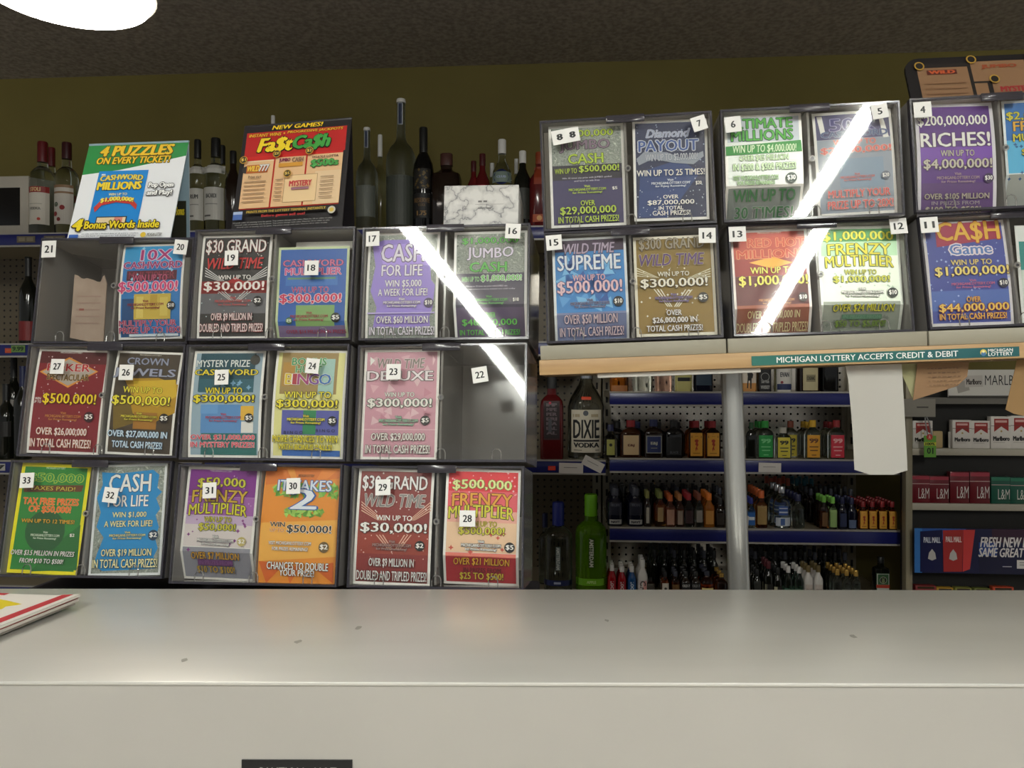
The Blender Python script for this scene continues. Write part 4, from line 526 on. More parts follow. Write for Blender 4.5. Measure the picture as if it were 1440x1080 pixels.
def make_case(key):
    p = CASE_POSE[key]; h = H_CASE[key[0]]; M = pose(p[:3], *p[3:]); CASE_M[key] = M
    t = empty('ticket_case', M, CASE_LABELS[key], 'ticket case', 'ticket cases on the slanted stand' if key[0] == 'l' else 'ticket cases on the wooden shelf')
    P = CM[key[0]]
    for n in ('shell', 'rim', 'divider', 'front_cover', 'latch'): link(n, P[n], t)
    for x in (.042, .118, .192): link('clip', P['clip'], t, Matrix.Translation((x, 0, -h+.003)))
    link('pivot', P['pivot'], t, Matrix.Translation((.116, -.0018, -.072)))
    CASES[key] = t
for key in CASE_POSE: make_case(key)
for num, key, x, z, roll, w, h in STICKERS:
    k = MB(); k.box(-w/2, w/2, -.0032, -.0024, -h/2, h/2, ink('f2f0ec', .5))
    pr = Print(w, h); hw = .27 if len(num) == 2 else (.13 if len(num) == 1 else .33)
    if len(num) > 2: pr.text('8', .19, .3, .37, .72, '141414'); pr.text('8', .66, .3, .84, .72, '141414')
    else: pr.text(num, .5-hw, .29, .5+hw, .72, '141414', None, 0, 0, 0, .03)
    pr.onto(k, flat(-w/2, h/2, w, h, -.0032))
    o = k.build('number_sticker', CASES[key], Matrix.Translation((x, 0, z)) @ Matrix.Rotation(R(-roll), 4, 'Y'))
    tag(o, 'white sticker printed '+num.replace('  ', ' '))

# ------------------------------------------------------------------ lottery tickets
for num, key, cx, cz, w, h, roll, label, bend, fold, foil, border, back, els in TICKETS:
    H = H_CASE[key[0]]; x_lo, x_hi = (.0035+w/2, W_CASE/2-.002-w/2) if cx < W_CASE/2 else (W_CASE/2+.002+w/2, W_CASE-.0035-w/2)
    cx = min(max(cx, x_lo), x_hi) if x_lo < x_hi else (x_lo+x_hi)/2
    cz = min(max(cz, -H+.003+h/2), -.003-h/2)
    base_y = .0135; fold = round(fold*NV)/NV
    def fn(u, v, d, w=w, h=h, bend=bend, fold=fold):
        q = max(0.0, min(1.0, v))*NV; i = min(NV-1, int(q)); y = -d
        for a, wt in ((i/NV, 1-(q-i)), ((i+1)/NV, q-i)): y -= wt*bend*(1-(2*a-1)**2)-(wt*.45*(a-fold)*h if fold and a > fold else 0)
        return ((u-.5)*w, y, (.5-v)*h)
    pr = Print(w, h); pr.rect(0, 0, 1, 1, border); n0 = len(pr.items); pr.play(els)
    k = MB(); pr.onto(k, fn, .36 if foil else .42, .22 if foil else 0, bent=bool(bend or fold))
    # the card's own thickness: back face and rim
    bk_ = Print(w, h).rect(0, 0, 1, 1, 'e9e6e0')
    for vs, fs, c, ly in bk_.items:
        k.add([tuple(a+b for a, b in zip(fn(u, v, 0), (0, .0004, 0))) for u, v in vs], [f[::-1] for f in fs], ink(c))
    nv = 16; rim = []
    for side in (0, 1):
        for j in range(nv):
            a = fn(side, j/nv, .00007); b = fn(side, (j+1)/nv, .00007)
            k.add([a, b, (b[0], b[1]+.0005, b[2]), (a[0], a[1]+.0005, a[2])], [(0, 1, 2, 3)], ink('e9e6e0'))
    M = CASE_M[key] @ Matrix.Translation((cx, base_y, cz)) @ Matrix.Rotation(R(-roll), 4, 'Y')
    if back:
        t = empty('lottery_ticket', M, label, 'lottery ticket', 'scratch tickets in the cases')
        k.build('printed_face', t)
        # the fan-folded tickets behind the front one
        a0, b0, a1, b1 = back; b = MB()
        x0 = max(-.5*w+a0*w, x_lo-w/2-cx); x1 = min(.5*w+a1*w, (W_CASE/2-.002 if cx < W_CASE/2 else W_CASE-.0035)-cx)
        z1 = min(.5*h-b0*h, -.003-cz); z0 = max(-.5*h-b1*h, -H+.003-cz)
        for j in range(3): b.box(x0+.002*j, x1-.001*j, .021+.003*j, .0222+.003*j, z0, z1-.0015*j, ink('e4e1d8', .5))
        tag(b.build('folded_strip', t), 'blank white strip of tickets folded behind')
    else:
        tag(k.build('lottery_ticket', None, M), label, 'lottery ticket', 'scratch tickets in the cases')

# torn card in the empty slot
k = MB(); g = random.Random(2)
top = [(.024+.052*i/10, -.043-.013*i/10+g.uniform(-.0016, .0016)+(.012 if i == 9 else 0)) for i in range(11)]
k.prism([(.026, -.14), (.079, -.150)]+top[::-1], .045, .047, noisy('torn_card', [(.3, 'a48f80'), (.7, 'b9a494')], 25, .8))
pr = Print(.05, .09)
for i in range(5): pr.rect(.1, .25+.13*i, .85, .275+.13*i, 'a68a7e')
pr.rect(.2, .5, .35, .54, 'a05a50'); pr.onto(k, flat(.027, -.055, .05, .08, .045))
tag(k.build('card_flap', None, CASE_M['lL0']), 'torn brown card standing in the otherwise empty ticket slot', 'card')

# stand under the slanted cases
st_m = plain('dark_stand', '2b2930', .5)
pA = CASE_POSE['lL2']; pB = CASE_POSE['lR2']
mid = pose(((pA[0]+pB[0])/2, (pA[1]+pB[1])/2, -.1105), -.103, 0, 0)
t = empty('ticket_stand', mid @ Matrix.Translation((.115, 0, 0)), 'dark low stand carrying the slanted block of ticket cases behind the counter', 'stand')
MB().box(-.37, .37, -.02, .16, -.215, -.187, st_m, .003).build('base', t)
for s in (-.3, .3): MB().box(s-.02, s+.02, .05, .12, -EYE+.1105, -.2155, st_m).build('leg', t)
for s in (-.2405, 0, .2405): MB().box(s-.115, s+.115, -.03, -.002, -.187, -.178, rim_m).build('front_lip', t)

# ================================================================== wooden shelf under the level cases
SH = pose((.0388, 1.029, .053), -.0736, 0, -.0348)
wood_m = noisy('beech_laminate', [(.3, 'b08c60'), (.5, 'bd9a6c'), (.7, 'c8a87c')], 14, .45, 0, 0, (.35, 1, 6))
tray_m = plain('beige_tray', '9b9685', .5)
t = empty('wooden_shelf', SH, 'beech-edged shelf carrying the row of ticket cases above the liquor', 'shelf')
MB().box(-.003, 1.0, -.012, .26, -.0415, -.0215, wood_m, .0012).build('shelf_board', t)
k = MB(); k.box(.2728, .6048, -.0128, -.012, -.0388, -.0265, ink('1f6a62', .4))
pr = Print(.332, .0123); pr.rect(.65, 0, 1, 1, '1c5c60'); pr.rect(.4, 0, .65, .999, '1f6460'); pr.rect(0, 0, .09, .999, '246e62')
pr.text('MICHIGAN LOTTERY ACCEPTS CREDIT & DEBIT', .095, .2, .775, .8, 'f4f4f0', None, 0, 0, 0, .015)
pr.disc(.868, .48, .012, 'd9c35a'); pr.disc(.868, .62, .009, '4a78a8'); pr.disc(.868, .4, .005, 'f0e6a0')
pr.text('MICHIGAN', .885, .16, .975, .45, 'f4f4f0', None, 0, 0, 0, .02); pr.text('LOTTERY', .885, .5, .975, .88, 'f4f4f0', None, 0, 0, 0, .02)
pr.onto(k, flat(.2728, -.0265, .332, .0123, -.0128)); tag(k.build('sign_strip', t), 'dark green strip with white capitals about credit and debit')
for x0, x1, lab in ((-.001, .2425, 'pale beige tray under the faceted blue and gold tickets'), (.2445, .4965, 'pale beige tray under the red-brown ticket and the start of the green strip'), (.4985, 1.0, 'pale beige tray under the violet-blue ticket at the picture edge')):
    k = MB(); k.box(x0, x1, -.006, .001, -.0213, -.0022, tray_m, .001)      # upright front and a bed that falls away under the tilted cases
    k.add([(x, y, z) for x in (x0, x1) for y, z in ((.0005, -.0213), (.0005, -.0042), (.118, -.0208), (.118, -.0213))], [(0, 1, 2, 3), (7, 6, 5, 4), (1, 5, 6, 2), (0, 4, 5, 1), (2, 6, 7, 3), (3, 7, 4, 0)], tray_m)
    o = k.build('case_tray', None, SH); tag(o, lab, 'tray', 'beige trays on the wooden shelf')
t = empty('shelf_post', SH @ Matrix.Translation((.2637, .07, 0)), 'round whitish metal post propping up the wooden shelf', 'post')
post_m = plain('white_post_paint', 'c6c6c2', .28, .75)
pz = (SH @ Vector((.2637, .07, 0))).z
MB().lathe([(-.0418, .0145), (-pz+.012, .0165)], post_m, 28).build('pole', t)
MB().lathe([(-pz, .045), (-pz+.012, .04)], post_m, 28).build('foot_plate', t)
MB().box(.0736, .2865, -.003, .02, -.0478, -.0417, plain('white_batten', 'e2dfd8', .35), .0015).build('white_batten', None, SH)
tag(bpy.data.objects['white_batten'], 'white batten fixed beneath the edge of the wooden shelf', 'batten')

# papers hanging from the shelf, its shade put into their darker colours
def sheet(poly, M, mat, curl=0.0, name='paper_sheet', label='', cat='paper', thick=.0006, art=None, nz=10):
    """a sheet with the given outline (x,z), curling away towards its lower edge"""
    bm = bmesh.new(); vs = [bm.verts.new((x, 0, z)) for x, z in poly]; bm.faces.new(vs)
    zs = [p[1] for p in poly]; z0, z1 = min(zs), max(zs)
    for i in range(1, nz):
        bmesh.ops.bisect_plane(bm, geom=bm.verts[:]+bm.edges[:]+bm.faces[:], plane_co=(0, 0, z0+(z1-z0)*i/nz), plane_no=(0, 0, 1))
    for v in bm.verts: q = (z1-v.co.z)/(z1-z0); v.co.y += curl*q*q
    r = bmesh.ops.extrude_face_region(bm, geom=bm.faces[:])
    for e in r['geom']:
        if isinstance(e, bmesh.types.BMVert): e.co.y += thick
    bmesh.ops.recalc_face_normals(bm, faces=bm.faces[:])
    bm.verts.index_update(); k = MB(); k.add([v.co.copy() for v in bm.verts], [[v.index for v in f.verts] for f in bm.faces], mat); bm.free()
    if art: art(k)
    return tag(k.build(name, None, M), label, cat)
white_paper = noisy('white_paper', [(.3, 'b4b1aa'), (.7, 'bebbb4')], 3, .7)  # greyed white: the shelf's shade is put into the sheet's colour
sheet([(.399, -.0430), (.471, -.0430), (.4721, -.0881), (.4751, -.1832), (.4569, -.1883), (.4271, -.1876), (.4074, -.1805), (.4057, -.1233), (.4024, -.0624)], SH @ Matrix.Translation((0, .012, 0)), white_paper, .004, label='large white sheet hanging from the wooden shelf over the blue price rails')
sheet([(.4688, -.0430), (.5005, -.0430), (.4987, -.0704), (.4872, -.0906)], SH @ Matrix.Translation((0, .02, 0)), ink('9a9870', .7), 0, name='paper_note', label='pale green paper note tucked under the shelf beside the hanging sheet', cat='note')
def scrawl(k):
    pr = Print(.08, .05); g = random.Random(4)
    for i in range(5):
        u = .18
        while u < .8: w = g.uniform(.03, .09); pr.rect(u, .14+.12*i, u+w, .155+.12*i+g.uniform(0, .02), '6a4e34'); u += w+.03
    pr.onto(k, flat(.494, -.044, .06, .045, 0))
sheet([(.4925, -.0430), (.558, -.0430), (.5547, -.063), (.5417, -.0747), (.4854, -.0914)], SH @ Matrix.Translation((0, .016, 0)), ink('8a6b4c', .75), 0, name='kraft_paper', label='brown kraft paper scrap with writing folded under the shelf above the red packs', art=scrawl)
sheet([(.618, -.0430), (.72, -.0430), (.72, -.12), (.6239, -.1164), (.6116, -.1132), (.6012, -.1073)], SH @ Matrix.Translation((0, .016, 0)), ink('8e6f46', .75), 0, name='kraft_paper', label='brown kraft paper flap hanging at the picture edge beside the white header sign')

# ================================================================== things on top of the cases
def tent_sign(M, w, h, lean, label, cat, art, board, back_col, depth=.05, back_art=None):
    t = empty('tent_sign', M, label, cat); a = math.atan2(depth/2, h)
    F = Matrix.Translation((0, 0, 0)) @ Matrix.Rotation(-a, 4, 'X'); Lh = math.hypot(h, depth/2)
    k = MB(); k.box(0, w, 0, .0012, 0, Lh, board); pr = Print(w, Lh); art(pr); pr.onto(k, flat(0, Lh, w, Lh, 0), .4); k.build('front_panel', t, F)
    B = Matrix.Translation((0, depth, 0)) @ Matrix.Rotation(a, 4, 'X')
    k = MB(); k.box(0, w, -.0012, 0, 0, Lh-.001, board)
    if back_art:
        pr = Print(w, Lh); back_art(pr); pr.onto(k, flat(0, Lh, w, Lh, -.0012), .5)
    k.build('back_panel', t, B)
    return t
def puzzles(p):
    p.rect(0, 0, 1, 1, 'eef0f4'); p.shape([(0, 0), (1, 0), (1, .16), (.72, .22), (.36, .29), (0, .33)], '2c8a46')
    p.text('4 PUZZLES', .14, .035, .86, .14, 'f0c62c', '5a4410', .08, .15); p.text('ON EVERY TICKET!', .12, .155, .85, .225, 'f0c62c', '5a4410', .10, .15)
    p.rect(.17, .3, .66, .86, '1f86d4'); p.rect(.2, .33, .24, .345, 'dfe8f0'); p.text('CASHWORD', .2, .355, .62, .41, 'e6cf5a', '2a3a4c', .07, 0, .25); p.text('MILLIONS', .19, .42, .62, .50, 'f0d43c', '2a3a4c', .07)
    p.text('WIN UP TO', .32, .535, .5, .56, 'e8dc9c'); p.shape([(.2, .68), (.26, .6), (.41, .575), (.56, .6), (.62, .66), (.62, .71), (.55, .65), (.41, .63), (.27, .66), (.22, .73)], 'c03a34')
    p.text('$1,000,000!', .255, .59, .575, .64, 'f4e25a', '6a1a14', .05, 0, .35)
    p.rect(.25, .775, .55, .86, '2a2a34'); p.rect(.26, .785, .54, .85, 'e6d2ac'); p.rect(.43, .785, .51, .84, 'd88a7a')
    p.text('Pop Open', .70, .44, .94, .505, 'f8f8f6', '2c2c30', .15); p.text('and Play!', .70, .52, .94, .585, 'f8f8f6', '2c2c30', .15)
    p.text('4', .045, .80, .13, .915, 'f0d82c', '3a2c10', .1, .1); p.text('Bonus Words Inside', .16, .825, .88, .90, 'f0d82c', '3a2c10', .14)
    p.rect(.03, .955, .12, .995, '3a62b0'); p.text('on sale now for a limited time at all lottery retailers', .15, .945, .7, .96, '8a8f98'); p.text('see the back of this card for full details of play', .15, .968, .68, .983, '8a8f98')
    p.disc(.75, .97, .026, 'd8b83a'); p.text('MICHIGAN LOTTERY', .79, .955, .93, .985, '50504c')
def puzzles_side(p):
    p.rect(0, 0, 1, 1, '90a8b4'); p.rect(.82, .55, .97, .97, '2a2a1c'); p.text('4 Bonus', .84, .6, .95, .68, 'e0c82c')
CM_ = CASE_M['lL0']
tent_sign(CM_ @ Matrix.Translation((.029, .012, .0012)) @ Matrix.Rotation(R(.5), 4, 'Y') @ Matrix.Rotation(R(-4), 4, 'Z'), .165, .165, 0, 'white and green folded sign reading 4 PUZZLES ON EVERY TICKET, with a blue ticket picture', 'sign', puzzles, ink('b7c2c8'), 0, .055, puzzles_side)
def fast(p):
    p.rect(0, 0, 1, 1, '1c191c'); p.rect(.035, .075, .965, .30, 'b8201f'); p.rect(.05, .30, .95, .78, 'c8251f')
    p.text('NEW GAMES!', .27, .022, .74, .06, 'f2cc22', None, 0, .2); p.text('INSTANT WINS', .06, .09, .36, .12, 'e8b42a', '4a1210', .05, .15); p.text('PROGRESSIVE JACKPOTS', .42, .085, .93, .115, 'e8b42a', '4a1210', .05, .15); p.disc(.39, .103, .008, 'e8b42a')
    p.text('Fa$t', .16, .14, .48, .285, 'f0d22a', '241408', .07, .25); p.text('Ca$h', .49, .14, .82, .275, '3f9a3f', '0c1a0c', .07, .25)
    for a in ((.05, .345, .325, .775), (.34, .33, .62, .775), (.635, .325, .955, .775)): p.rect(*a, 'e6bd8e')
    p.rect(.05, .345, .325, .355, 'f0d8b0'); p.rect(.72, .48, .95, .77, 'e8c9a0'); p.rect(.445, .5, .745, .745, 'b08a62'); p.rect(.45, .505, .74, .74, 'efcf9e')
    p.disc(.075, .425, .035, '3a3434'); p.rect(.08, .385, .28, .46, 'c0642c'); p.text('WILD', .09, .395, .2, .445, 'f0c44a', '3a1a14', .05, .2); p.text('777', .2, .39, .29, .45, 'e2dcd8', '4a2420', .05, .2)
    p.text('JUMBO', .38, .345, .48, .385, '7a2c4a'); p.text('CASH', .5, .345, .6, .385, '8a6a54'); p.rect(.38, .39, .6, .425, 'd89a3a')
    p.text('WHOLE LOTTA', .68, .345, .92, .365, '5a3a34'); p.text('$500s', .68, .38, .92, .45, '4a9a4a', '1f3a1f', .05); p.text('MYSTERY', .5, .56, .7, .61, 'c03a3a', 'f0d0b0', .05); p.rect(.52, .62, .68, .64, '9a6a7a')
    for u0, u1 in ((.08, .28), (.37, .44), (.78, .9)):
        for i in range(6): p.rect(u0, .54+.036*i, u1, .548+.036*i, '9c7c5e')
    p.text('Prizes start', .12, .495, .24, .52, '6a4a34')
    for u, v, s_ in ((.055, .345, '$1'), (.36, .31, '$20'), (.66, .305, '$2'), (.48, .5, '$5')): p.disc(u, v, .036, 'c89a34'); p.disc(u, v, .029, '24201e'); p.text(s_, u-.02, v-.014, u+.02, v+.014, 'e8c45a')
    p.rect(.14, .815, .87, .84, '3a3320'); p.text('PRINTS FROM THE LOTTERY TERMINAL INSTANTLY', .15, .817, .86, .838, 'c8a83a'); p.text('Before games sell out!', .29, .855, .68, .885, 'b83030')
    p.rect(.03, .82, .115, .892, '4a68a8'); p.rect(.03, .82, .115, .845, 'a8b8d8'); p.disc(.915, .85, .034, 'c8c4b8'); p.disc(.915, .85, .02, 'd8b850')
    for i in range(3): p.text('Overall odds of winning vary by game. Top prizes change with sales. Must be 18 or older to play', .04+.02*i, .915+.02*i, .93-.02*i, .927+.02*i, '9a9896')
CM_ = CASE_M['lM0']
tent_sign(CM_ @ Matrix.Translation((.036, .028, .0012)) @ Matrix.Rotation(R(-1), 4, 'Y') @ Matrix.Rotation(R(-3), 4, 'Z'), .169, .178, 0, 'black and red folded sign headed NEW GAMES with cream prize panels', 'sign', fast, ink('201d20', .35), 0, .05)
# rounded dark board behind the purple ticket's case; panel colour darkened for weaker light
def board_art(p):
    p.rect(.05, .1, .95, .95, '201a18')
    for a in ((.05, .16, .27, .96), (.285, .09, .52, .4), (.285, .43, .34, .96), (.535, .07, .96, .4), (.36, .40, .57, .9), (.585, .43, .96, .96)): p.rect(*a, '8c6a4c')
    p.rect(.09, .2, .22, .27, '5a241c'); p.text('WILD', .1, .21, .21, .26, 'c0562c'); p.text('JUMBO', .33, .15, .48, .22, '9a4a2c'); p.text('$500s', .6, .15, .85, .24, '4a7a34'); p.text('MYSTERY', .39, .50, .54, .58, '9a2a2c')
    for u0, u1, v0 in ((.07, .25, .4), (.6, .9, .55), (.39, .54, .66)):
        for i in range(4): p.rect(u0, v0+.08*i, u1, v0+.02+.08*i, '8a6648')
    for u, v in ((.06, .14), (.29, .07), (.545, .05), (.37, .39)): p.disc(u, v, .022, 'b08a34'); p.disc(u, v, .016, '1c1815')
CM_ = CASE_M['rR0']; w, h = .33, .112; k = MB()
out = [(0, 0), (w, 0), (w, h)]+[(.022-.022*math.sin(a), h-.022+.022*math.cos(a)) for a in [i*math.pi/2/6 for i in range(7)]]
k.prism(out, 0, .004, ink('171416', .4)); pr = Print(w, h); board_art(pr); pr.onto(k, flat(0, h, w, h, 0))
o = k.build('prize_board', None, CM_ @ Matrix.Translation((.047, .088, .001)) @ Matrix.Rotation(R(2), 4, 'Z') @ Matrix.Rotation(R(-14), 4, 'X'))
tag(o, 'dark round-cornered board with cream panels standing behind the deep purple ticket', 'sign')
# marbled box
marble = noisy('marbled_card', [(.40, 'd6d4d0'), (.485, 'bdbbb8'), (.5, '77767a'), (.515, 'c4c2bf'), (.6, 'dcdad6')], 34, .5, 0, 0, None, 8)
k = MB(); k.box(0, .104, 0, .1, 0, .0625, marble, .0008)
pr = Print(.104, .0625); [pr.rect(*q_, '6a6866') for q_ in ((.46, .36, .51, .40), (.53, .36, .58, .40), (.46, .52, .55, .55), (.57, .52, .64, .55))]; pr.rect(.42, .445, .8, .452, '8a8886'); pr.onto(k, flat(0, .0625, .104, .0625, 0))
tag(k.build('marbled_box', None, CASE_M['lR0'] @ Matrix.Translation((.1085, .014, .001)) @ Matrix.Rotation(R(2.5), 4, 'Z')), 'small white marbled box standing on the ticket cases', 'box')

# ================================================================== liquor shelving by the wall
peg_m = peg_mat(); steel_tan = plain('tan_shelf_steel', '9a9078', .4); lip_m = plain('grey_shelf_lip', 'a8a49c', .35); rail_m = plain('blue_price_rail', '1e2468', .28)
YF, YB = 2.5, 2.93
def shelving(label, px0, px1, levels, top, board=None):
    x0 = bearing(px0, YF)[0]; x1 = bearing(px1, YF)[0]; w = x1-x0
    t = empty('liquor_shelving', roomM(x0, YF, -EYE), label, 'shelving', 'liquor shelving along the wall')
    MB().box(0, w, YB-YF, YB-YF+.012, .05, top+EYE, board or peg_m).build('pegboard', t)
    for x in (0, w-.03):
        k = MB().box(x, x+.03, YB-YF-.03, YB-YF, 0, top+EYE, plain('cream_upright', 'aba592', .5))
        for i in range(int((top+EYE-.2)/.05)): k.box(x+.011, x+.019, YB-YF-.0312, YB-YF-.03, .1+i*.05, .125+i*.05, ink('1a1a1a'))
        k.build('upright', t)
    for i, z in enumerate(levels):
        zz = z+EYE; s = MB().box(.004, w-.004, .008, YB-YF-.0305, zz-.02, zz, steel_tan).box(.002, w-.002, 0, .012, zz-.004, zz+.001, lip_m).build('shelf', t)
        MB().box(.003, w-.003, -.003, .006, zz-.041, zz-.0045, rail_m, .0012).box(.003, w-.003, -.004, .007, zz-.047, zz-.0412, lip_m).build('price_rail', s)
        SHELVES.append((label, z, s, x0))
    return t
SHELVES = []
Z_TOP, Z_A2, Z_A3, Z_LOW = .515, .138, -.262, -.69
ZD1, ZD2, ZD3, ZD4 = -.025, -.240, -.463, -.69
sA = shelving('dark liquor shelving in shadow behind the slanted ticket cases', -300, 285, (Z_TOP, Z_A2, Z_A3, Z_LOW), Z_TOP+.02)
sB = shelving('liquor shelving behind the middle of the ticket cases, holding the green bottle', 287, 853, (Z_TOP, Z_A2, -.247, Z_LOW), Z_TOP+.02)
sD = shelving('liquor shelving with blue rails under the wooden shelf', 856, 1271, (.26, ZD1, ZD2, ZD3, ZD4), .42, peg_mat('perforated_steel_back', 'e6ded2', .24, .85))
def price_tag(unit, z, px, w, h, col, text=None, roll=0, dz=0, lab=None, fg='2a2a2a'):
    lb = unit['label']; s, x0 = [(q[2], q[3]) for q in SHELVES if q[0] == lb and abs(q[1]-z) < 1e-6][0]
    k = MB(); k.box(-w/2, w/2, -.0012, 0, -h/2, h/2, ink(col, .5)); pr = Print(w, h)
    if text == '': pr.rect(.1, .2, .45, .8, '8a806a'); pr.rect(.55, .2, .9, .8, '857b66')
    elif text: pr.text(text, .12, .2, .88, .8, fg)
    else: pr.rect(.2, .4, .75, .46, '8a8480') if col > 'b' else None
    pr.onto(k, flat(-w/2, h/2, w, h, -.0012))
    x = bearing(px, YF)[0]-x0
    return tag(k.build('price_tag', s, Matrix.Translation((x, -.0045, z+EYE-.022+dz)) @ Matrix.Rotation(R(roll), 4, 'Y')), lab)
price_tag(sA, Z_TOP, 38, .065, .022, '6b6250', ''); price_tag(sA, Z_TOP, 78, .075, .022, '6b6250', '')
price_tag(sA, Z_A2, 27, .05, .024, '6a8a4a', '9.99', 0, .004, 'green price tag', '24401c'); price_tag(sA, Z_A2, 13, .022, .016, 'c8502c', None, 0, -.002, 'orange price tag')
price_tag(sA, Z_A3, 3, .03, .024, 'b8b6b0', '7')
price_tag(sB, -.247, 776, .024, .014, 'e8402c', None, 0, -.004, 'orange price tag'); price_tag(sB, -.247, 803, .078, .034, 'dcd6d0', None, 1, -.004, 'white price tag')
price_tag(sB, -.247, 834, .07, .032, 'dcd6d0', None, 27, .01, 'white price tag hanging askew')
price_tag(sD, ZD2, 1082, .07, .03, 'dcd6d0', None, 1, -.004, 'white price tag'); price_tag(sD, ZD3, 1048, .016, .065, 'e4e2dc', None, 4, .032, 'white upright price tag')

# ------------------------------------------------------------------ bottles
PROFILES = {   # (height share, radius share) up to where the cap starts, then the cap
 'flask': ([(0, .93), (.015, 1), (.60, 1), (.68, .93), (.74, .72), (.78, .42), (.84, .36)], [(.82, .42), (1, .42)]),
 'round': ([(0, .93), (.015, 1), (.56, 1), (.64, .9), (.72, .58), (.77, .4), (.86, .36)], [(.84, .40), (.99, .40), (1, .36)]),
 'wine': ([(0, .95), (.015, 1), (.55, 1), (.63, .92), (.70, .6), (.75, .38), (.84, .34)], [(.78, .38), (.985, .37), (.99, .42), (1, .40)]),
 'vodka': ([(0, .95), (.012, 1), (.60, 1), (.66, .93), (.70, .7), (.73, .42), (.82, .37)], [(.80, .42), (1, .42)]),
 'tall': ([(0, .95), (.012, 1), (.50, 1), (.57, .95), (.63, .72), (.67, .40), (.71, .30), (.80, .28)], [(.78, .31), (.985, .29), (1, .26)]),
 'jug': ([(0, .95), (.012, 1), (.60, 1), (.70, .86), (.80, .58), (.86, .40), (.92, .30), (.95, .27)], [(.93, .32), (1, .32)]),
 'square': ([(0, .96), (.012, 1), (.66, 1), (.72, .92), (.76, .55), (.79, .38), (.86, .36)], [(.84, .42), (.99, .42), (1, .38)]),
 'mini': ([(0, .93), (.02, 1), (.54, 1), (.62, .9), (.70, .58), (.75, .42), (.84, .38)], [(.80, .50), (.98, .48), (1, .42)]),
 'plastic': ([(0, .92), (.03, 1), (.30, 1), (.34, .94), (.52, .97), (.60, .9), (.70, .62), (.78, .42), (.84, .38)], [(.80, .48), (.98, .46), (1, .40)]),
}
BM = {}
def bottle_meshes(key, kind, w, h, body, cap, n, dr, lab, capz):
    if key in BM: return BM[key]
    prof, cp = PROFILES[kind]; r = w/2; P = {}
    if capz: prof = [p for p in prof if p[0] < capz]+[(capz+.02, prof[-1][1])]; cp = [(capz, prof[-1][1]*1.12), (.985, prof[-1][1]*1.12), (1, prof[-1][1])]
    k = MB(); k.lathe([(z*h, q*r) for z, q in prof], body, 24, n, dr); P['glass'] = k.mesh('glass')
    k = MB(); k.lathe([(z*h, q*r) for z, q in cp], cap, 18, 2 if n < 3 else 2.4, min(1, max(dr, .8))); P['cap'] = k.mesh('cap')
    for li, l in enumerate(lab):
        z0, z1, wf, bg, art = l; k = MB(); lw = wf*w; lh = (z1-z0)*h
        def rad(z):
            q = z/h
            for (za, ra), (zb, rb) in zip(prof, prof[1:]):
                if za <= q <= zb: return r*(ra+(rb-ra)*(q-za)/(zb-za+1e-9))
            return r*prof[-1][1]
        def fn(u, v, d, lw=lw, lh=lh, z0=z0):
            x = (u-.5)*lw; z = z0*h+(1-v)*lh; rr = max(rad(z), .001); q = min(.985, abs(x)/rr)
            return (x, -dr*rr*(1-q**n)**(1/n)-.0007-d, z)
        pr = Print(lw, lh); pr.rect(0, 0, 1, 1, bg)
        if art: art(pr)
        pr.onto(k, fn, .5, 0, .00025); P['label' + ('' if li == 0 else '_%d' % li)] = k.mesh('label')
    BM[key] = P; return P
def bottle(px0, px1, top, z, label, kind='round', body=None, cap=None, lab=(), n=2.0, dr=1.0, yr=None, group=None, key=None, capz=None, name='liquor_bottle', cat='bottle', rows=0, rlabel=None, rgroup=None, rstep=1.12, sink=0.0, turn=0, h=None):
    yr = YF+.012 if yr is None else yr
    pc = (px0+px1)/2; xr, Y = bearing(pc, yr); w = (px1-px0)/1080*Y*.97; yr += w/2*dr; xr, Y = bearing(pc, yr)
    if h is None: h = height(top, Y)-z
    P = bottle_meshes(key or (kind, round(w, 4), round(h, 4), body.name, cap.name, label), kind, w, h, body, cap, n, dr, lab, capz)
    for j in range(rows+1):
        M = roomM(xr, yr+j*w*dr*rstep, z+.0005, turn)
        t = empty(name, M, label if j == 0 else (rlabel or label), cat, (group if j == 0 else (rgroup or group)))
        for nm, me in P.items(): link('label' if nm.startswith('label') else nm, me, t)
    return t
# body materials
G_CLEAR = glass('clear_spirit_glass', 'dfe6e2'); G_FROST = glass('frosted_glass', 'aeb6ae', .45); G_AMBER = glass('amber_whisky_glass', 'b86a20'); G_DAMB = glass('dark_amber_glass', '6a2f10', .08, .8)
G_GOLD = glass('golden_liquor_glass', 'd89a3a'); G_GREEN = glass('lime_green_glass', '86c81e', .08, .75); G_PINK = glass('pink_tinted_glass', 'e0b8a8'); G_PALE = glass('pale_green_glass', 'b8d8c8')
D_BLACK = plain('black_glass', '0b0b0c', .12); D_WINE = plain('dark_wine_glass', '11130d', .1); D_NAVY = plain('navy_glass', '0d1024', .12); D_RED = plain('dark_red_glass', '5a1416', .15); D_BROWN = plain('brown_glass', '1c0f08', .1)
P_RED = glass('red_drink', 'c01822', .12, .35); P_BLUE = glass('blue_drink', '1a5a9c', .12, .35); P_WHITE = plain('white_plastic', 'dedad4', .35); D_ORANGE = glass('orange_liquor', 'dd8a2c', .08, .6)
def c(h, r=.4, m=0): return ink(h, r, m)
C_RED = c('8a161c'); C_BLK = c('141414'); C_WHT = c('e2e0dc'); C_NAVY = c('161c48'); C_BLUE = c('1c2a86'); C_LIME = c('78c418'); C_GRN = c('2a9a3a'); C_GOLD = c('c8a050', .3, .6); C_SILV = c('b0b2b6', .25, .7); C_ORG = c('d8682a'); C_YEL = c('d8a82a'); C_TEAL = c('1f7a90'); C_BRN = c('4a2a24'); C_GREY = c('3a3c48')
TXT = lambda *L: (lambda p: [p.text(*a) for a in L])

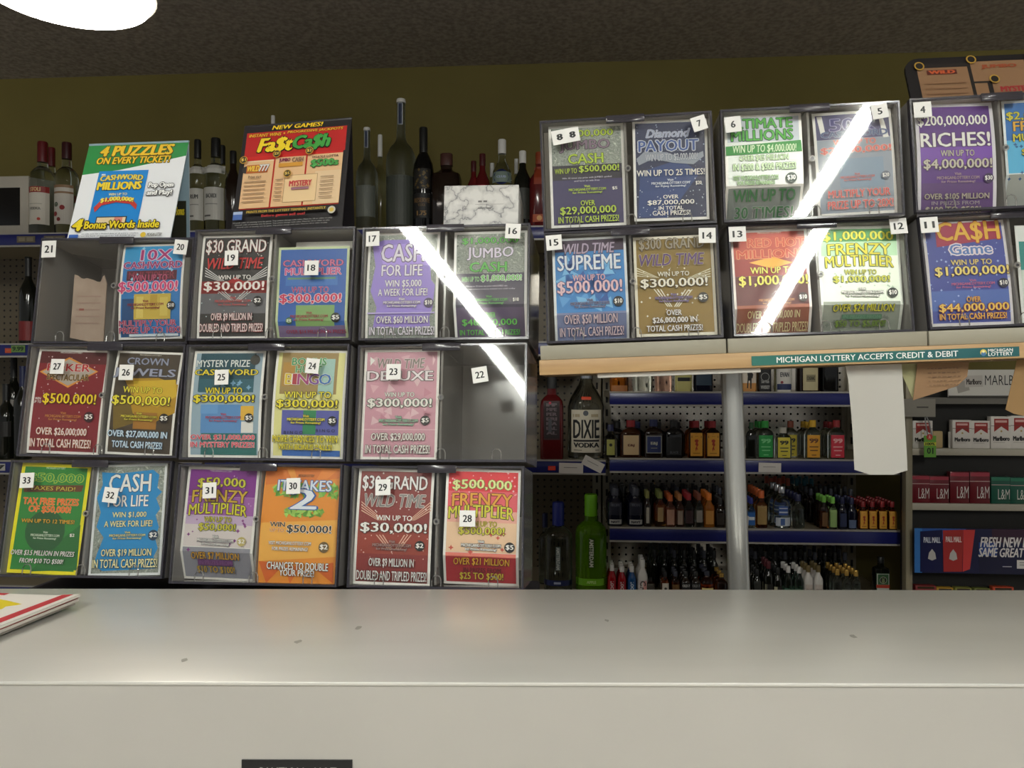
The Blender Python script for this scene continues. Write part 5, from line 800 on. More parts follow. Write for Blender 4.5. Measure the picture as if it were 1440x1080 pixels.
# top shelf behind the folded signs: its dimness is put into darker red caps
lab_st = (.10, .50, .92, 'cfc9bd', lambda p: (p.rect(0, 0, 1, .16, '8a2420'), p.text('STOLI', .26, .03, .74, .13, 'd8b888'), p.rect(.2, .45, .8, .47, 'a8a498'), p.text('VODKA', .25, .55, .75, .62, '8a8880'), p.disc(.68, .86, .07, 'b83a24')))
lab_ch = (.10, .52, .92, 'c8c2b8', lambda p: (p.rect(0, 0, 1, .07, '8a6a4a'), p.rect(0, .17, 1, .22, '8a6a4a'), p.disc(.3, .5, .12, '4a5a44'), p.disc(.62, .58, .12, '8a1c20'), p.disc(.25, .74, .12, '8a1c20'), p.disc(.45, .88, .1, '7a2420')))
lab_wh = lambda t_: (.12, .46, .92, 'bdbbb4', lambda p: (p.text(t_, .25, .2, .75, .33, '4a4a48'), p.rect(.2, .5, .8, .53, '8a8884'), p.rect(.15, .85, .5, .9, '5a5855')))
zt = Z_TOP
bottle(43, 77, 200, zt, 'clear vodka bottle with red neck and white label by the dark gift box', 'vodka', G_CLEAR, c('5e1014'), [lab_st], capz=.78, group='bottles on the shadowed top shelf')
bottle(59, 85, 208, zt, 'clear bottle with red neck half hidden behind two front bottles', 'vodka', G_CLEAR, c('5e1014'), [lab_st], capz=.8, yr=YF+.13, group='bottles on the shadowed top shelf')
bottle(78, 110, 201, zt, 'clear vodka bottle with cherries on its label beside the 4 puzzles sign', 'vodka', G_CLEAR, c('380a0e'), [lab_ch], capz=.82, group='bottles on the shadowed top shelf')
bottle(266, 290, 197, zt, 'clear bottle with white shoulder and black cap touching the green and white sign', 'vodka', G_CLEAR, C_BLK, [lab_wh('RUM'), (.62, .70, .95, 'b8b6b0', None)], capz=.8)
bottle(287, 320, 195, zt, 'large clear bottle with white label and white collar between the two folded signs', 'vodka', G_CLEAR, C_BLK, [lab_wh('BACARDI'), (.61, .70, .95, 'c4c2bc', None)], capz=.80)
bottle(300, 324, 205, zt, 'dark-capped bottle standing behind the white-collared bottle', 'vodka', G_CLEAR, C_BLK, [], capz=.8, yr=YF+.14)
bottle(316, 340, 213, zt, 'dark bottle squeezed against the black and red sign', 'round', D_BROWN, C_BLK, [])
bottle(374, 394, 163, zt, 'bottle whose whitish top peeps over the black and red sign', 'tall', G_FROST, C_WHT, [])
bottle(500, 532, 180, zt, 'frosted bottle with a navy strip down its neck behind the black and red sign', 'tall', G_FROST, C_WHT, [(.12, .42, .9, '5c6058', None), (.80, .965, .17, 'b8bcc4', lambda p: p.rect(.16, .03, .84, .97, '1c2846'))], capz=.97)
bottle(523, 546, 190, zt, 'slim clear bottle with white cap between two frosted bottles', 'tall', G_CLEAR, C_WHT, [], yr=YF+.1)
bottle(542, 586, 140, zt, 'tallest frosted bottle with a blue strip on its long neck', 'tall', G_FROST, C_WHT, [(.03, .40, .9, '40443c', None), (.80, .965, .17, 'b8bcc4', lambda p: p.rect(.16, .03, .84, .97, '1c2846'))], capz=.97)
bottle(580, 611, 180, zt, 'black bottle with gold tree design and lettering', 'round', D_BLACK, C_BLK, [(.38, .58, .8, '15120c', lambda p: p.stars(.1, .05, .9, .95, 24, .16, '6a5528', 3)), (.10, .34, .85, '0d0c0b', TXT(('RESERVE', .08, .2, .92, .38, '6a4f2a'), ('VODKA', .3, .42, .7, .54, '5a4424'), ('1.75', .25, .72, .75, .9, '8a6a3a')))], capz=.74)
bottle(606, 650, 217, zt, 'broad dark bottle with brown cap behind the marbled box', 'square', D_BROWN, C_BRN, [], n=4, dr=.8)
bottle(656, 676, 227, zt, 'small red bottle behind the marbled box', 'round', D_RED, c('440c10'), [])
bottle(667, 690, 217, zt, 'taller red bottle with red cap behind the marbled box', 'round', D_RED, c('4a0e14'), [(.5, .56, .5, 'd83a58', None)])
bottle(684, 700, 230, zt, 'slim bottle with a white neck band beside the red bottles', 'vodka', G_CLEAR, C_WHT, [], yr=YF+.1)
bottle(691, 721, 197, zt, 'clear bottle with white cap and blue oval badge behind the marbled box', 'round', G_CLEAR, C_WHT, [(.50, .62, .9, '7a8a80', lambda p: (p.disc(.5, .5, .42, '18286a'), p.text('CLUB', .25, .4, .75, .6, 'a8b4d0')))])
bottle(719, 733, 224, zt, 'small bottle with white cap squeezed in beside the dark squat bottle', 'vodka', G_CLEAR, C_WHT, [], yr=YF+.12)
bottle(722, 748, 213, zt, 'dark bottle with white cap behind the end of the marbled box', 'round', D_WINE, C_WHT, [(.1, .5, .9, '2a2c24', None)])
bottle(743, 775, 215, zt, 'reddish bottle with an orange badge beside the level ticket cases', 'round', D_RED, c('8a3a1c'), [(.06, .16, .6, 'a8481c', lambda p: p.disc(.5, .5, .2, 'd8a060')), (.55, .8, .5, '8a3418', None)], n=3)
# gift box and wine bottles in the dark corner
t = empty('gift_box', roomM(bearing(8, YF+.02)[0], YF+.02, zt+.0015), 'white carton with a black window at the picture edge on the shadowed shelf', 'box')
MB().box(-.13, .082, 0, .12, 0, .2, noisy('mottled_white_card', [(.3, 'a8a296'), (.7, 'b4aea2')], 6, .6), .002).build('carton', t)  # off-white card, mottled in two close greys
k = MB(); k.box(-.12, .052, -.001, 0, .03, .16, plain('black_window', '0a0a0b', .12)); k.build('window', t)
for px0, px1, top, zz, lab_, capc, extra in ((28, 52, 362, Z_A2, 'dark wine bottle with a red lower label against the shaded pegboard', C_BLK, [(.04, .26, .9, '7a1c1c', None)]),
     (20, 44, 515, Z_A3, 'dark wine bottle with navy capsule on the shaded shelf below', C_NAVY, []), (-4, 22, 540, Z_A3, 'dark bottle at the picture edge on the shaded shelf', C_BLK, [(.3, .5, .9, '14100e', None)]),
     (8, 31, 500, Z_A3, 'tall dark wine bottle with a pale shoulder label on the shaded shelf', C_BLK, [(.42, .56, .8, '8a8680', None)])):
    bottle(px0, px1, top, zz, lab_, 'wine', D_WINE, capc, extra, yr=YF+.03+(.12 if 'tall dark' in lab_ else 0), name='wine_bottle', cat='wine bottle', group='wine bottles in the dark corner')

# unit with the green bottle
def lab_dark(p):
    p.rect(.06, .04, .94, .96, '1c0c10'); g = random.Random(3)
    for i in range(7): p.text('IMPERIAL'[i:i+3], .2, .06+.12*i, .8, .14+.12*i, '6a5a60')
    p.rect(.3, .45, .5, .8, '4a4a50'); p.disc(.4, .05, .08, 'c02a44')
bottle(759, 793, 522, -.247, 'dark red bottle with a black patterned label beside the vodka jug', 'vodka', D_RED, C_BLK, [(.22, .66, .7, '3a0e14', lab_dark)], n=5, dr=.7)
def lab_dixie(p):
    p.rect(.05, .1, .28, .17, 'b8a888'); p.rect(.66, .1, .9, .17, 'b8a888'); p.disc(.48, .08, .09, '5c6066')
    p.text('DIXIE', .07, .24, .93, .66, '121212', None, 0, 0, 0, .03); p.rect(.07, .70, .93, .745, '2a2826'); p.text('VODKA', .08, .77, .92, .88, '121212', None, 0, 0, 0, .05); p.rect(.08, .935, .35, .95, '6a6258'); p.rect(.8, .935, .92, .95, '6a6258')
t = bottle(797, 851, 524, -.247, 'big clear vodka jug with tall black letters on a cream label', 'jug', G_CLEAR, C_SILV, [(.08, .57, .80, 'ded6c2', lab_dixie), (.685, .72, .26, 'e8502c', None)], dr=.85)
def ams(p): pass
def vertical(label_text, col):
    def a(p):
        n = len(label_text)
        s = p.w/p.h
        F = glyphs(label_text, .03, 0); xs = [q[0] for q in F[0]]; ys = [q[1] for q in F[0]]; x0, x1, y0, y1 = min(xs), max(xs), min(ys), max(ys)
        p.poly([(.15+.7*(y-y0)/(y1-y0), .03+.94*(x-x0)/(x1-x0)) for x, y in F[0]], F[1], col)
    return a
G_CLR2 = glass('grey_clear_glass', 'b8c4c0')
bottle(764, 806, 706, Z_LOW, 'clear vodka bottle with blue cap and base band beside the green bottle', 'vodka', G_CLR2, C_BLUE, [(.27, .53, .17, '5c6a68', vertical('AMSTERDAM', 'c4c8c4')), (.10, .16, .96, '1a2456', lambda p: p.rect(.35, .3, .6, .7, 'a8b0c8'))], capz=.74, n=2.6)
bottle(808, 854, 695, Z_LOW, 'lime green flavoured vodka bottle with green cap standing by the counter', 'vodka', G_GREEN, C_LIME, [(.28, .58, .19, '3c5c14', vertical('AMSTERDAM', 'e8ece0')), (.10, .17, .96, '7cc224', lambda p: p.text('APPLE', .35, .3, .65, .7, 'c8e890'))], capz=.78, n=2.6)
bottle(757, 776, 722, Z_LOW, 'clear bottle half hidden behind the ticket cases beside the blue-capped vodka', 'vodka', G_CLR2, C_NAVY, [], yr=YF+.14)

# blue-railed shelf just under the wooden shelf: only the lower halves show
U = 'bottles cut off by the wooden shelf'
def q(px0, px1, lab_, body, la, n=4, dr=.7, kind='square'): return bottle(px0, px1, 0, ZD1, lab_, kind, body, C_BLK, la, n=n, dr=dr, h=.2, group=U)
q(857, 884, 'amber square bottle on the uppermost blue-railed shelf, cut off by the wooden shelf', G_AMBER, [(.0, .10, .85, 'a86a34', None)])
q(889, 918, 'clear bottle with glassy base next to the amber square bottle', G_CLEAR, [])
q(920, 945, 'pinkish clear bottle cut off by the wooden shelf', G_PINK, [])
q(947, 973, 'bottle with a pale yellow label and black stripe cut off by the wooden shelf', G_CLEAR, [(0, .6, .93, 'c8c07a', lambda p: p.rect(.15, .62, .95, .72, '16181c'))])
q(975, 1002, 'dark blue bottle cut off by the wooden shelf near the round post', D_NAVY, [(.1, .5, .8, '1c3448', None)])
def lab_horse(p):
    p.rect(0, .75, 1, 1, 'd89a54'); p.shape([(.3, .9), (.36, .55), (.3, .4), (.5, .34), (.52, .2), (.62, .22), (.6, .4), (.75, .5), (.7, .62), (.64, .6), (.62, .92), (.54, .92), (.52, .68), (.42, .68), (.38, .9)], '1c1a1a')
q(1042, 1063, 'bottle with a white label showing a dark rider beside the round post', G_GOLD, [(0, .55, .95, 'e8dccc', lab_horse)])
def lab_jd(p):
    p.text('OLD No.', .12, .32, .88, .42, 'c0c0bc'); p.ring(.5, .62, .34, .04, 'b0b0ac'); p.text('Sour Mash', .2, .7, .8, .78, 'a8a8a4'); p.text('WHISKEY', .15, .84, .85, .93, 'b4b4b0')
q(1064, 1083, 'black-labelled square whiskey bottle with white lettering', D_BROWN, [(0, .62, .95, '1c1c1e', lab_jd)], 6, 1)
q(1088, 1113, 'bottle with a white label and a blue lower band', G_CLEAR, [(.0, .62, .8, 'd4d0c8', lambda p: (p.text('EVAN', .2, .5, .8, .62, '4a4a50'), p.rect(0, .8, 1, .95, '1c2a58'), p.disc(.3, .76, .1, '8a2430')))], 2.5, .9)
q(1119, 1153, 'dark cognac bottle with a cream label', D_BROWN, [(.02, .38, .62, 'c4b78e', lambda p: (p.rect(.2, .3, .82, .62, '8f8464'), p.text('COGNAC', .24, .38, .78, .54, '4a4430')))], 2.6, .8, 'round')
q(1154, 1178, 'black bottle beside the hanging white sheet', D_BLACK, [])

# second blue-railed shelf
V = 'bottles on the second blue-railed shelf'
def lab_arch(bg, fg, txt): return (.08, .60, .74, bg, lambda p: p.text(txt, .3, .45, .7, .6, fg))
bottle(849, 868, 597, ZD2, 'small bottle with blue cap and yellow-green label at the shelf end', 'mini', G_CLEAR, C_NAVY, [(.08, .55, .6, 'a8a858', lambda p: p.disc(.5, .35, .2, '2a2a24'))], n=3, dr=.8, group=V)
bottle(872, 902, 591, ZD2, 'brandy flask with red cap and arched cream label', 'flask', G_DAMB, C_RED, [lab_arch('d0b48a', '6a3a2a', 'E&J')], n=3.2, dr=.5, group=V)
bottle(905, 933, 590, ZD2, 'brandy flask with navy cap and square blue label', 'flask', D_BROWN, C_NAVY, [(.12, .58, .8, '8a8a80', lambda p: (p.rect(.06, .05, .94, .95, '1c2a5c'), p.text('E&J', .3, .35, .7, .55, 'b8b8a8'), p.rect(.3, .68, .7, .72, '8a8a80')))], n=3.2, dr=.5, group=V)
bottle(935, 960, 591, ZD2, 'black flask with faint grey lettering', 'flask', D_BLACK, C_BLK, [(.08, .55, .8, '0e0e10', TXT(('BLACK', .2, .78, .8, .92, '4a4a4e')))], n=3.2, dr=.5, group=V)
def lab_fire(p):
    p.shape([(.08, .12), (.5, .02), (.92, .12), (.92, .22), (.5, .14), (.08, .22)], '8a5a18')
    p.shape([(.35, .3), (.55, .27), (.68, .33), (.58, .42), (.66, .52), (.54, .6), (.62, .76), (.5, .7), (.44, .82), (.4, .68), (.5, .56), (.38, .5), (.44, .4), (.34, .38)], 'a8301c'); p.rect(.2, .86, .8, .9, 'a8701c')
lab_f = (.06, .68, .74, 'dd9f32', lab_fire)
bottle(967, 990, 592, ZD2, 'cinnamon whisky flask with red cap and yellow label, farther from the post', 'flask', G_AMBER, C_RED, [lab_f], n=3.2, dr=.55, group=V, key='cinnamon')
bottle(991, 1013, 592, ZD2, 'cinnamon whisky flask with red cap and yellow label, touching the round post', 'flask', G_AMBER, C_RED, [lab_f], n=3.2, dr=.55, group=V, key='cinnamon')
bottle(1049, 1064, 594, ZD2, 'dark green bottle half hidden by the round post', 'flask', D_WINE, c('1c4a24'), [], n=3.2, dr=.6, group=V)
def lab99(fg): return lambda p: (p.text('99', .18, .16, .82, .36, fg), p.rect(.15, .5, .85, .55, fg), p.rect(.2, .66, .8, .71, fg), p.rect(.32, .87, .68, .91, fg))
bottle(1063, 1088, 592, ZD2, 'clear flask with green cap and bright green label', 'flask', G_CLEAR, C_GRN, [(.04, .62, .78, '1c9a44', lab99('7ad08a'))], n=3.2, dr=.55, group=V)
bottle(1089, 1113, 601, ZD2, 'clear flask with a bright yellow label', 'flask', G_CLEAR, c('b8b4a8'), [(.04, .68, .72, 'd8c83a', lab99('2a2a1c'))], n=3.2, dr=.55, group=V)
bottle(1101, 1122, 592, ZD2, 'clear flask with yellow label and brown cap tucked behind another yellow one', 'flask', G_CLEAR, c('7a3a24'), [(.04, .62, .72, 'c8b434', lab99('2a2a1c'))], n=3.2, dr=.55, yr=YF+.06, group=V)
bottle(1131, 1154, 591, ZD2, 'clear flask with gold cap and orange label', 'flask', G_CLEAR, C_YEL, [(.04, .62, .78, 'e2a024', lab99('6a3a10'))], n=3.2, dr=.55, group=V)
bottle(1164, 1188, 591, ZD2, 'clear flask with red cap and bright red label', 'flask', G_CLEAR, C_RED, [(.04, .62, .78, 'd02a40', lab99('f0b0b0'))], n=3.2, dr=.55, group=V)
for px, bd, cp, l_ in ((868, D_BLACK, C_BLK, 'dark bottles in the back rows of the second blue-railed shelf'), (896, D_BLACK, C_NAVY, None), (925, D_BLACK, C_BLK, None), (952, D_BLACK, C_BLK, None), (979, G_AMBER, C_RED, None), (1001, G_AMBER, C_RED, None), (1074, G_CLEAR, C_GRN, None), (1141, G_CLEAR, C_YEL, None), (1174, G_CLEAR, C_RED, None)):
    nm = {'black_glass': 'dark flask standing in the back rows behind the brandy flasks', 'amber_whisky_glass': 'amber red-capped flask in the back rows behind the two cinnamon whisky flasks', 'clear_spirit_glass': 'clear flask in the back rows behind the row of coloured labels'}[bd.name]
    bottle(px-11, px+11, 592, ZD2, nm, 'flask', bd, cp, [], n=3.2, dr=.55, yr=YF+.075, rows=2, rstep=1.5, group='back rows: '+nm, key='back'+bd.name+cp.name, h=.113)

# third blue-railed shelf: miniatures in files
X = 'front miniatures on the third blue-railed shelf'
def mini(px0, px1, top, lab_, body, cap, la=(), rows=3, n=2.6, dr=.85, kind='mini', back=None, zz=None, key=None, step=1.15, capz=None):
    zz = ZD3 if zz is None else zz; b = back or ('more of the same in the file behind the '+lab_)
    words = b.split(); b = ' '.join(words[:16])
    bottle(px0, px1, top, zz, lab_, kind, body, cap, la, n=n, dr=dr, rows=rows, rlabel=b, rgroup=b, group=X, name='miniature_bottle', cat='miniature bottle', rstep=step, key=key, capz=capz)
tagm = (.06, .18, .8, 'b8b8b4', TXT(('NAVY', .15, .25, .85, .75, '2a2a34')))
mini(854, 876, 686, 'navy miniature with white tag nearest the shelf end', D_NAVY, C_GREY, [tagm, (.3, .62, .8, '15182c', TXT(('RUM', .2, .1, .8, .3, '4a4c5c')))], 2)
mini(882, 905, 686, 'second navy miniature with white tag', D_NAVY, C_GREY, [tagm, (.3, .62, .8, '15182c', TXT(('RUM', .2, .1, .8, .3, '4a4c5c')))], 2)
mini(905, 916, 691, 'slim dark miniature with yellow-green cap and pale strip', D_BROWN, c('8a8a4a'), [(.1, .55, .4, 'b8b4a8', None)], 2)
mini(920, 936, 691, 'amber miniature with olive cap', G_GOLD, c('7a8440'), [(.15, .55, .5, 'b89a6a', None)], 2)
mini(935, 950, 696, 'pinkish miniature with an orange cap', G_PINK, C_ORG, [(.08, .55, .7, 'c89a84', None)], 3)
mini(950, 962, 695, 'pale pink miniature with tan cap', G_PINK, c('b87a44'), [(.08, .5, .6, 'b8a494', None)], 3)
mini(961, 976, 694, 'clear miniature with a dark red cap', G_CLEAR, c('a82430'), [(.12, .5, .7, '4a3438', None)], 3)
mini(977, 989, 694, 'clear slim miniature with grey label', G_CLEAR, c('8a4a34'), [(.15, .5, .7, 'a8a49c', None)], 3)
mini(989, 1005, 694, 'orange miniature with bright orange cap near the round post', D_ORANGE, c('e07a20'), [(.1, .5, .7, 'd89a4a', None)], 3)
mini(1005, 1020, 700, 'dark miniature beside the round post', D_BROWN, C_BLK, [(.1, .5, .7, '2a2018', None)], 2)
mini(1050, 1062, 700, 'miniature with blue cap and bright blue label by the round post', G_CLEAR, C_BLUE, [(.1, .52, .85, '2a6ab8', lambda p: p.rect(.1, .35, .9, .6, 'e0e8f0'))], 2)
mini(1062, 1079, 690, 'golden miniature with orange cap', G_GOLD, C_ORG, [(.1, .6, .8, 'a88a52', None)], 4)
mini(1087, 1111, 684, 'larger clear miniature with silver cap and blue and white label', G_CLEAR, C_SILV, [(.06, .26, .85, 'c8d0dc', lambda p: p.rect(.3, .1, .6, .9, '4a6aa8')), (.32, .54, .55, '3a5aa0', lambda p: (p.rect(.05, .2, .95, .3, 'd0d8e8'), p.rect(.05, .6, .95, .75, 'd0d8e8')))], 2, kind='round')
mini(1113, 1131, 695, 'clear ribbed miniature with dark blue cap', G_CLEAR, C_NAVY, [], 3)
mini(1152, 1165, 697, 'brown miniature with pale green cap', G_AMBER, c('7ac44a'), [(.08, .5, .6, '6a4a24', None)], 2)
mini(1165, 1177, 699, 'miniature with pale green cap and light green label', G_CLEAR, c('8ad85a'), [(.06, .6, .8, 'a0c478', None)], 2)
mini(1178, 1191, 699, 'dark blue miniature next to the green-capped pair', D_NAVY, C_NAVY, [(.08, .5, .7, '2a3458', None)], 2)
mini(1191, 1204, 700, 'second dark blue miniature with a pale foot label', D_NAVY, C_NAVY, [(.04, .3, .8, '5a6a8a', None)], 2)
lab_f2 = (.04, .66, .8, 'dd9f32', lab_fire)
for i, (px0, px1, l_) in enumerate(((1207, 1220, 'amber red-capped miniature, innermost of four at the shelf end'), (1220, 1233, 'amber red-capped miniature, second of four at the shelf end'), (1234, 1247, 'amber red-capped miniature with yellow label, third of four at the shelf end'), (1248, 1261, 'amber red-capped miniature with yellow label, outermost at the shelf end'))):
    mini(px0, px1, 705, l_, G_AMBER, C_RED, [lab_f2], 5, 3, .7, 'mini', 'amber red-capped miniature in the files running back from the shelf end', key='cinnamon_mini')
for px, cp, l_ in ((1084, c('d8684a'), 'miniature with salmon cap in the far rows behind the golden one'), (1096, c('d8684a'), None), (1108, c('d8684a'), None), (1121, C_TEAL, 'miniature with teal cap in the far rows of the third blue-railed shelf'), (1131, C_TEAL, None), (1141, C_TEAL, None)):
    nm = l_ or nm
    bottle(px-6, px+6, 664, ZD3, nm, 'mini', G_CLEAR, cp, [], yr=YF+.26, rows=1, rstep=2, group='far rows: '+nm, name='miniature_bottle', cat='miniature bottle', h=.13, key='far'+cp.name, n=2.6)
nm = 'dark miniature in the crowded back rows of the third blue-railed shelf'
for px in list(range(862, 1015, 15))+list(range(1140, 1205, 14)):
    bottle(px-6, px+6, 690, ZD3, nm, 'mini', D_BLACK if px % 2 else D_BROWN, C_BLK if px % 4 else C_GREY, [], yr=YF+.13, rows=2, rstep=2.0, group='back rows of dark miniatures, third rail', name='miniature_bottle', cat='miniature bottle', h=.112, key='dk%d' % (px % 4))

# lowest visible shelf
Y4 = 'front bottles on the lowest visible shelf'
def low(px0, px1, top, lab_, body, cap, la=(), rows=2, kind='mini', n=2.4, dr=.9, back=None, step=1.2, key=None):
    b = back or ('more of the same in the file behind the '+lab_); b = ' '.join(b.split()[:16])
    bottle(px0, px1, top, ZD4, lab_, kind, body, cap, la, n=n, dr=dr, rows=rows, rlabel=b, rgroup=b, group=Y4, name='small_bottle', rstep=step, key=key)
side = lambda bg, fg, s_: (.10, .5, .5, bg, vertical(s_, fg))
low(854, 867, 794, 'red drink bottle with white cap at the shelf end', P_RED, C_WHT, [side('a81c26', 'e8d8d8', 'LOCO')], 2, 'plastic')
low(868, 881, 796, 'second red drink bottle with white cap', P_RED, C_WHT, [side('981820', 'e8d8d8', 'LOCO')], 2, 'plastic')
low(882, 895, 796, 'blue drink bottle with white cap', P_BLUE, C_WHT, [side('1a5a8c', 'd8e0e8', 'LOCO')], 2, 'plastic')
low(896, 911, 787, 'opaque white drink bottle with white cap and pink print', P_WHITE, C_WHT, [(.08, .45, .8, 'd8ccc8', lambda p: (p.rect(.55, .05, .95, .9, 'e0a098'), vertical('CHI', '4a4446')(p)))], 2, 'plastic')
low(908, 921, 812, 'dark small flask behind the white drink bottle', D_BROWN, C_BLK, [(.1, .7, .8, '3a352c', None)], 0, 'flask', 3)
low(930, 941, 804, 'amber small bottle with a white portrait label', G_AMBER, C_BLK, [(.08, .56, .85, 'd0cabc', lambda p: p.disc(.5, .45, .2, '3a3430'))], 2)
low(944, 956, 803, 'amber small bottle with dark label', G_AMBER, C_GREY, [(.1, .5, .85, '6a4a20', None)], 2)
low(957, 971, 803, 'black-labelled small whiskey bottle with white lettering', D_BROWN, C_BLK, [(.08, .55, .9, '1a1a1c', TXT(('OLD 7', .1, .1, .9, .3, 'c0c0bc')))], 2, 'mini', 5)
low(971, 985, 803, 'second black-labelled small whiskey bottle', D_BROWN, C_BLK, [(.08, .55, .9, '1a1a1c', TXT(('OLD 7', .1, .1, .9, .3, '8a8a88')))], 2, 'mini', 5)
low(984, 1004, 803, 'amber small bottle with a pale yellow label', G_AMBER, C_GREY, [(.04, .38, .8, 'd8c880', TXT(('HONEY', .12, .2, .88, .45, '4a3a1c')))], 2, 'round')
low(1006, 1023, 806, 'amber small bottle with a gold cap near the round post', G_AMBER, C_GOLD, [], 3, 'round')
low(1058, 1071, 800, 'dark small bottle next to the round post', D_WINE, C_BLK, [(.2, .6, .7, '2a2c26', None)], 2)
low(1074, 1087, 789, 'dark small bottle with red cap and cream side labels', D_WINE, c('5a1420'), [(.05, .4, .9, '1a1a16', lambda p: p.rect(.02, 0, .2, 1, 'b8b494'))], 2)
low(1087, 1100, 798, 'dark small bottle with a cream front label', D_WINE, C_BLK, [(.05, .4, .9, '1a1a16', lambda p: p.rect(.0, 0, .35, 1, 'c0bc9c'))], 2)
low(1102, 1115, 796, 'pale green clear small bottle with white cap', G_PALE, C_WHT, [(.04, .28, .5, 'b0c8bc', None)], 2, 'plastic')
low(1117, 1130, 797, 'second pale green clear small bottle with white cap', G_PALE, C_WHT, [(.04, .28, .5, 'b0c8bc', None)], 2, 'plastic')
low(1130, 1143, 795, 'white coconut liqueur miniature with dull gold cap', P_WHITE, c('6a5a30'), [(.05, .45, .8, 'd0c4bc', TXT(('COCO', .1, .3, .9, .6, '9a8a84')))], 2)
low(1144, 1157, 795, 'second white coconut liqueur miniature', P_WHITE, c('6a5a30'), [(.05, .45, .8, 'd0c4bc', TXT(('COCO', .1, .3, .9, .6, '9a8a84')))], 2)
low(1171, 1184, 800, 'clear miniature with gold cap, first of three by the slotted upright', G_CLEAR, C_GOLD, [], 3)
low(1184, 1197, 801, 'clear miniature with gold cap, middle of three by the slotted upright', G_CLEAR, C_GOLD, [(.05, .3, .85, 'd0d0cc', TXT(('SILVER', .1, .3, .9, .6, '4a4a48')))], 3)
low(1197, 1210, 802, 'clear miniature with gold cap, last of three by the slotted upright', G_CLEAR, C_GOLD, [(.05, .3, .85, 'd0d0cc', TXT(('SILVER', .1, .3, .9, .6, '4a4a48')))], 3)
def lab_stag(p):
    p.rect(.05, .03, .95, .97, 'c8ccc0'); p.rect(.1, .05, .9, .5, '2f5a34'); p.disc(.5, .3, .26, '16201a'); p.ring(.5, .3, .27, .03, 'b8bca8'); p.shape([(.38, .38), (.42, .24), (.36, .16), (.5, .24), (.64, .16), (.58, .24), (.62, .38), (.5, .44)], '7a8a5c'); p.rect(0, .5, 1, .64, 'b83a24')
bottle(1228, 1249, 783, ZD4, 'square black herbal liqueur bottle with green, orange and white label', 'square', D_WINE, C_BLK, [(.05, .62, .9, '2a4a2c', lab_stag)], n=6, dr=.8, yr=YF+.05)
nm = 'dark small bottle in the crowded back rows of the lowest visible shelf'
for px in list(range(920, 1015, 14))+list(range(1062, 1200, 14)):
    bottle(px-6, px+6, 795, ZD4, nm, 'mini', D_BLACK if px % 2 else D_WINE, C_BLK if px % 3 else C_GREY, [], yr=YF+.13, rows=2, rstep=2.0, group='back rows of dark bottles, lowest shelf', name='small_bottle', h=.125, key='dl%d' % (px % 6))

# ================================================================== tobacco rack
YT = 2.435
tx0 = bearing(1274, YT)[0]; frame_m = plain('cream_rack_steel', '8f866f', .45); rack_dark = plain('dark_rack_back', '1a1815', .6); shelf_cream = plain('cream_shelf_edge', 'b9b2a2', .4)
t = empty('tobacco_rack', roomM(tx0, YT, -EYE), 'cream steel tobacco rack with a white header sign beyond the hanging sheet', 'rack')
TW = 1.0; k_ = EYE
for x in (0, TW-.02): MB().box(x, x+.02, 0, .03, 0, .04+k_, frame_m, .002).build('side_post', t)
MB().box(.006, TW-.02, .045, .055, .05, .04+k_, rack_dark).build('back_panel', t)
def tz(py, px=1350): return height(py, bearing(px, YT)[1])
TA, TB, TC_, TDn = tz(631), tz(708.5), tz(800), tz(862)
for z, h_ in ((TA, .021), (TB, .021), (TDn, .02)):
    MB().box(.019, TW-.021, .002, .0445, z-h_+k_, z+k_, shelf_cream, .002).build('shelf', t)
MB().box(.019, TW-.021, -.004, .02, tz(568)+k_, tz(559)+k_, plain('grey_rail', '6e6a62', .4)).build('grey_rail', t)
# header sign
k = MB(); z1, z0 = tz(520), tz(558.5); xs_ = .12; ws = .62
k.box(xs_, xs_+ws, -.012, -.006, z0+k_, z1+k_, ink('d8d4cc', .5)); pr = Print(ws, z1-z0)
pr.text('MARLBORO', .172, .2, .405, .56, '1a1a1a', None, 0, 0, 0, -.005)
pr.shape([(.035, .5), (.09, .36), (.1, .74), (.045, .86)], 'a8a29a'); pr.shape([(.075, .22), (.16, .2), (.163, .62), (.078, .64)], 'c6c0b8'); pr.text('Marlboro', .085, .34, .155, .54, '4a4440'); pr.rect(0, .94, 1, 1, '4a4640')
pr.onto(k, flat(xs_, z1+k_, ws, z1-z0, -.012)); tag(k.build('header_sign', t), 'white header sign with black capitals and two packs pictured')
# pack banner
k = MB(); z1, z0 = tz(741), tz(803); ws = .75; xs_ = .012
k.box(xs_, xs_+ws, -.03, -.024, z0+k_, z1+k_, ink('161a44', .35)); pr = Print(ws, z1-z0)
pr.rect(.0, 0, .03, 1, '3a78c0'); pr.rect(.03, 0, .2, .25, '2c5aa8'); pr.rect(.3, 0, 1, .3, '3a1c34'); pr.rect(.25, .3, .32, .6, '2a4a94'); pr.rect(.25, .62, 1, 1, '14163a')
pr.shape([(.022, .07), (.108, .03), (.108, .98), (.022, .98)], '15194a'); pr.shape([(.11, .04), (.19, .02), (.185, .96), (.113, .97)], 'b03030'); pr.shape([(.19, .02), (.235, .02), (.215, .9), (.187, .96)], 'd84040')
pr.text('PALL MALL', .036, .2, .1, .32, 'd0d4e0'); pr.text('PALL MALL', .122, .18, .182, .3, 'f0dcd8')
for u in (.068, .15): pr.shape([(u-.012, .55), (u, .46), (u+.012, .55), (u+.016, .68), (u, .72), (u-.016, .68)], 'c8c4c0')
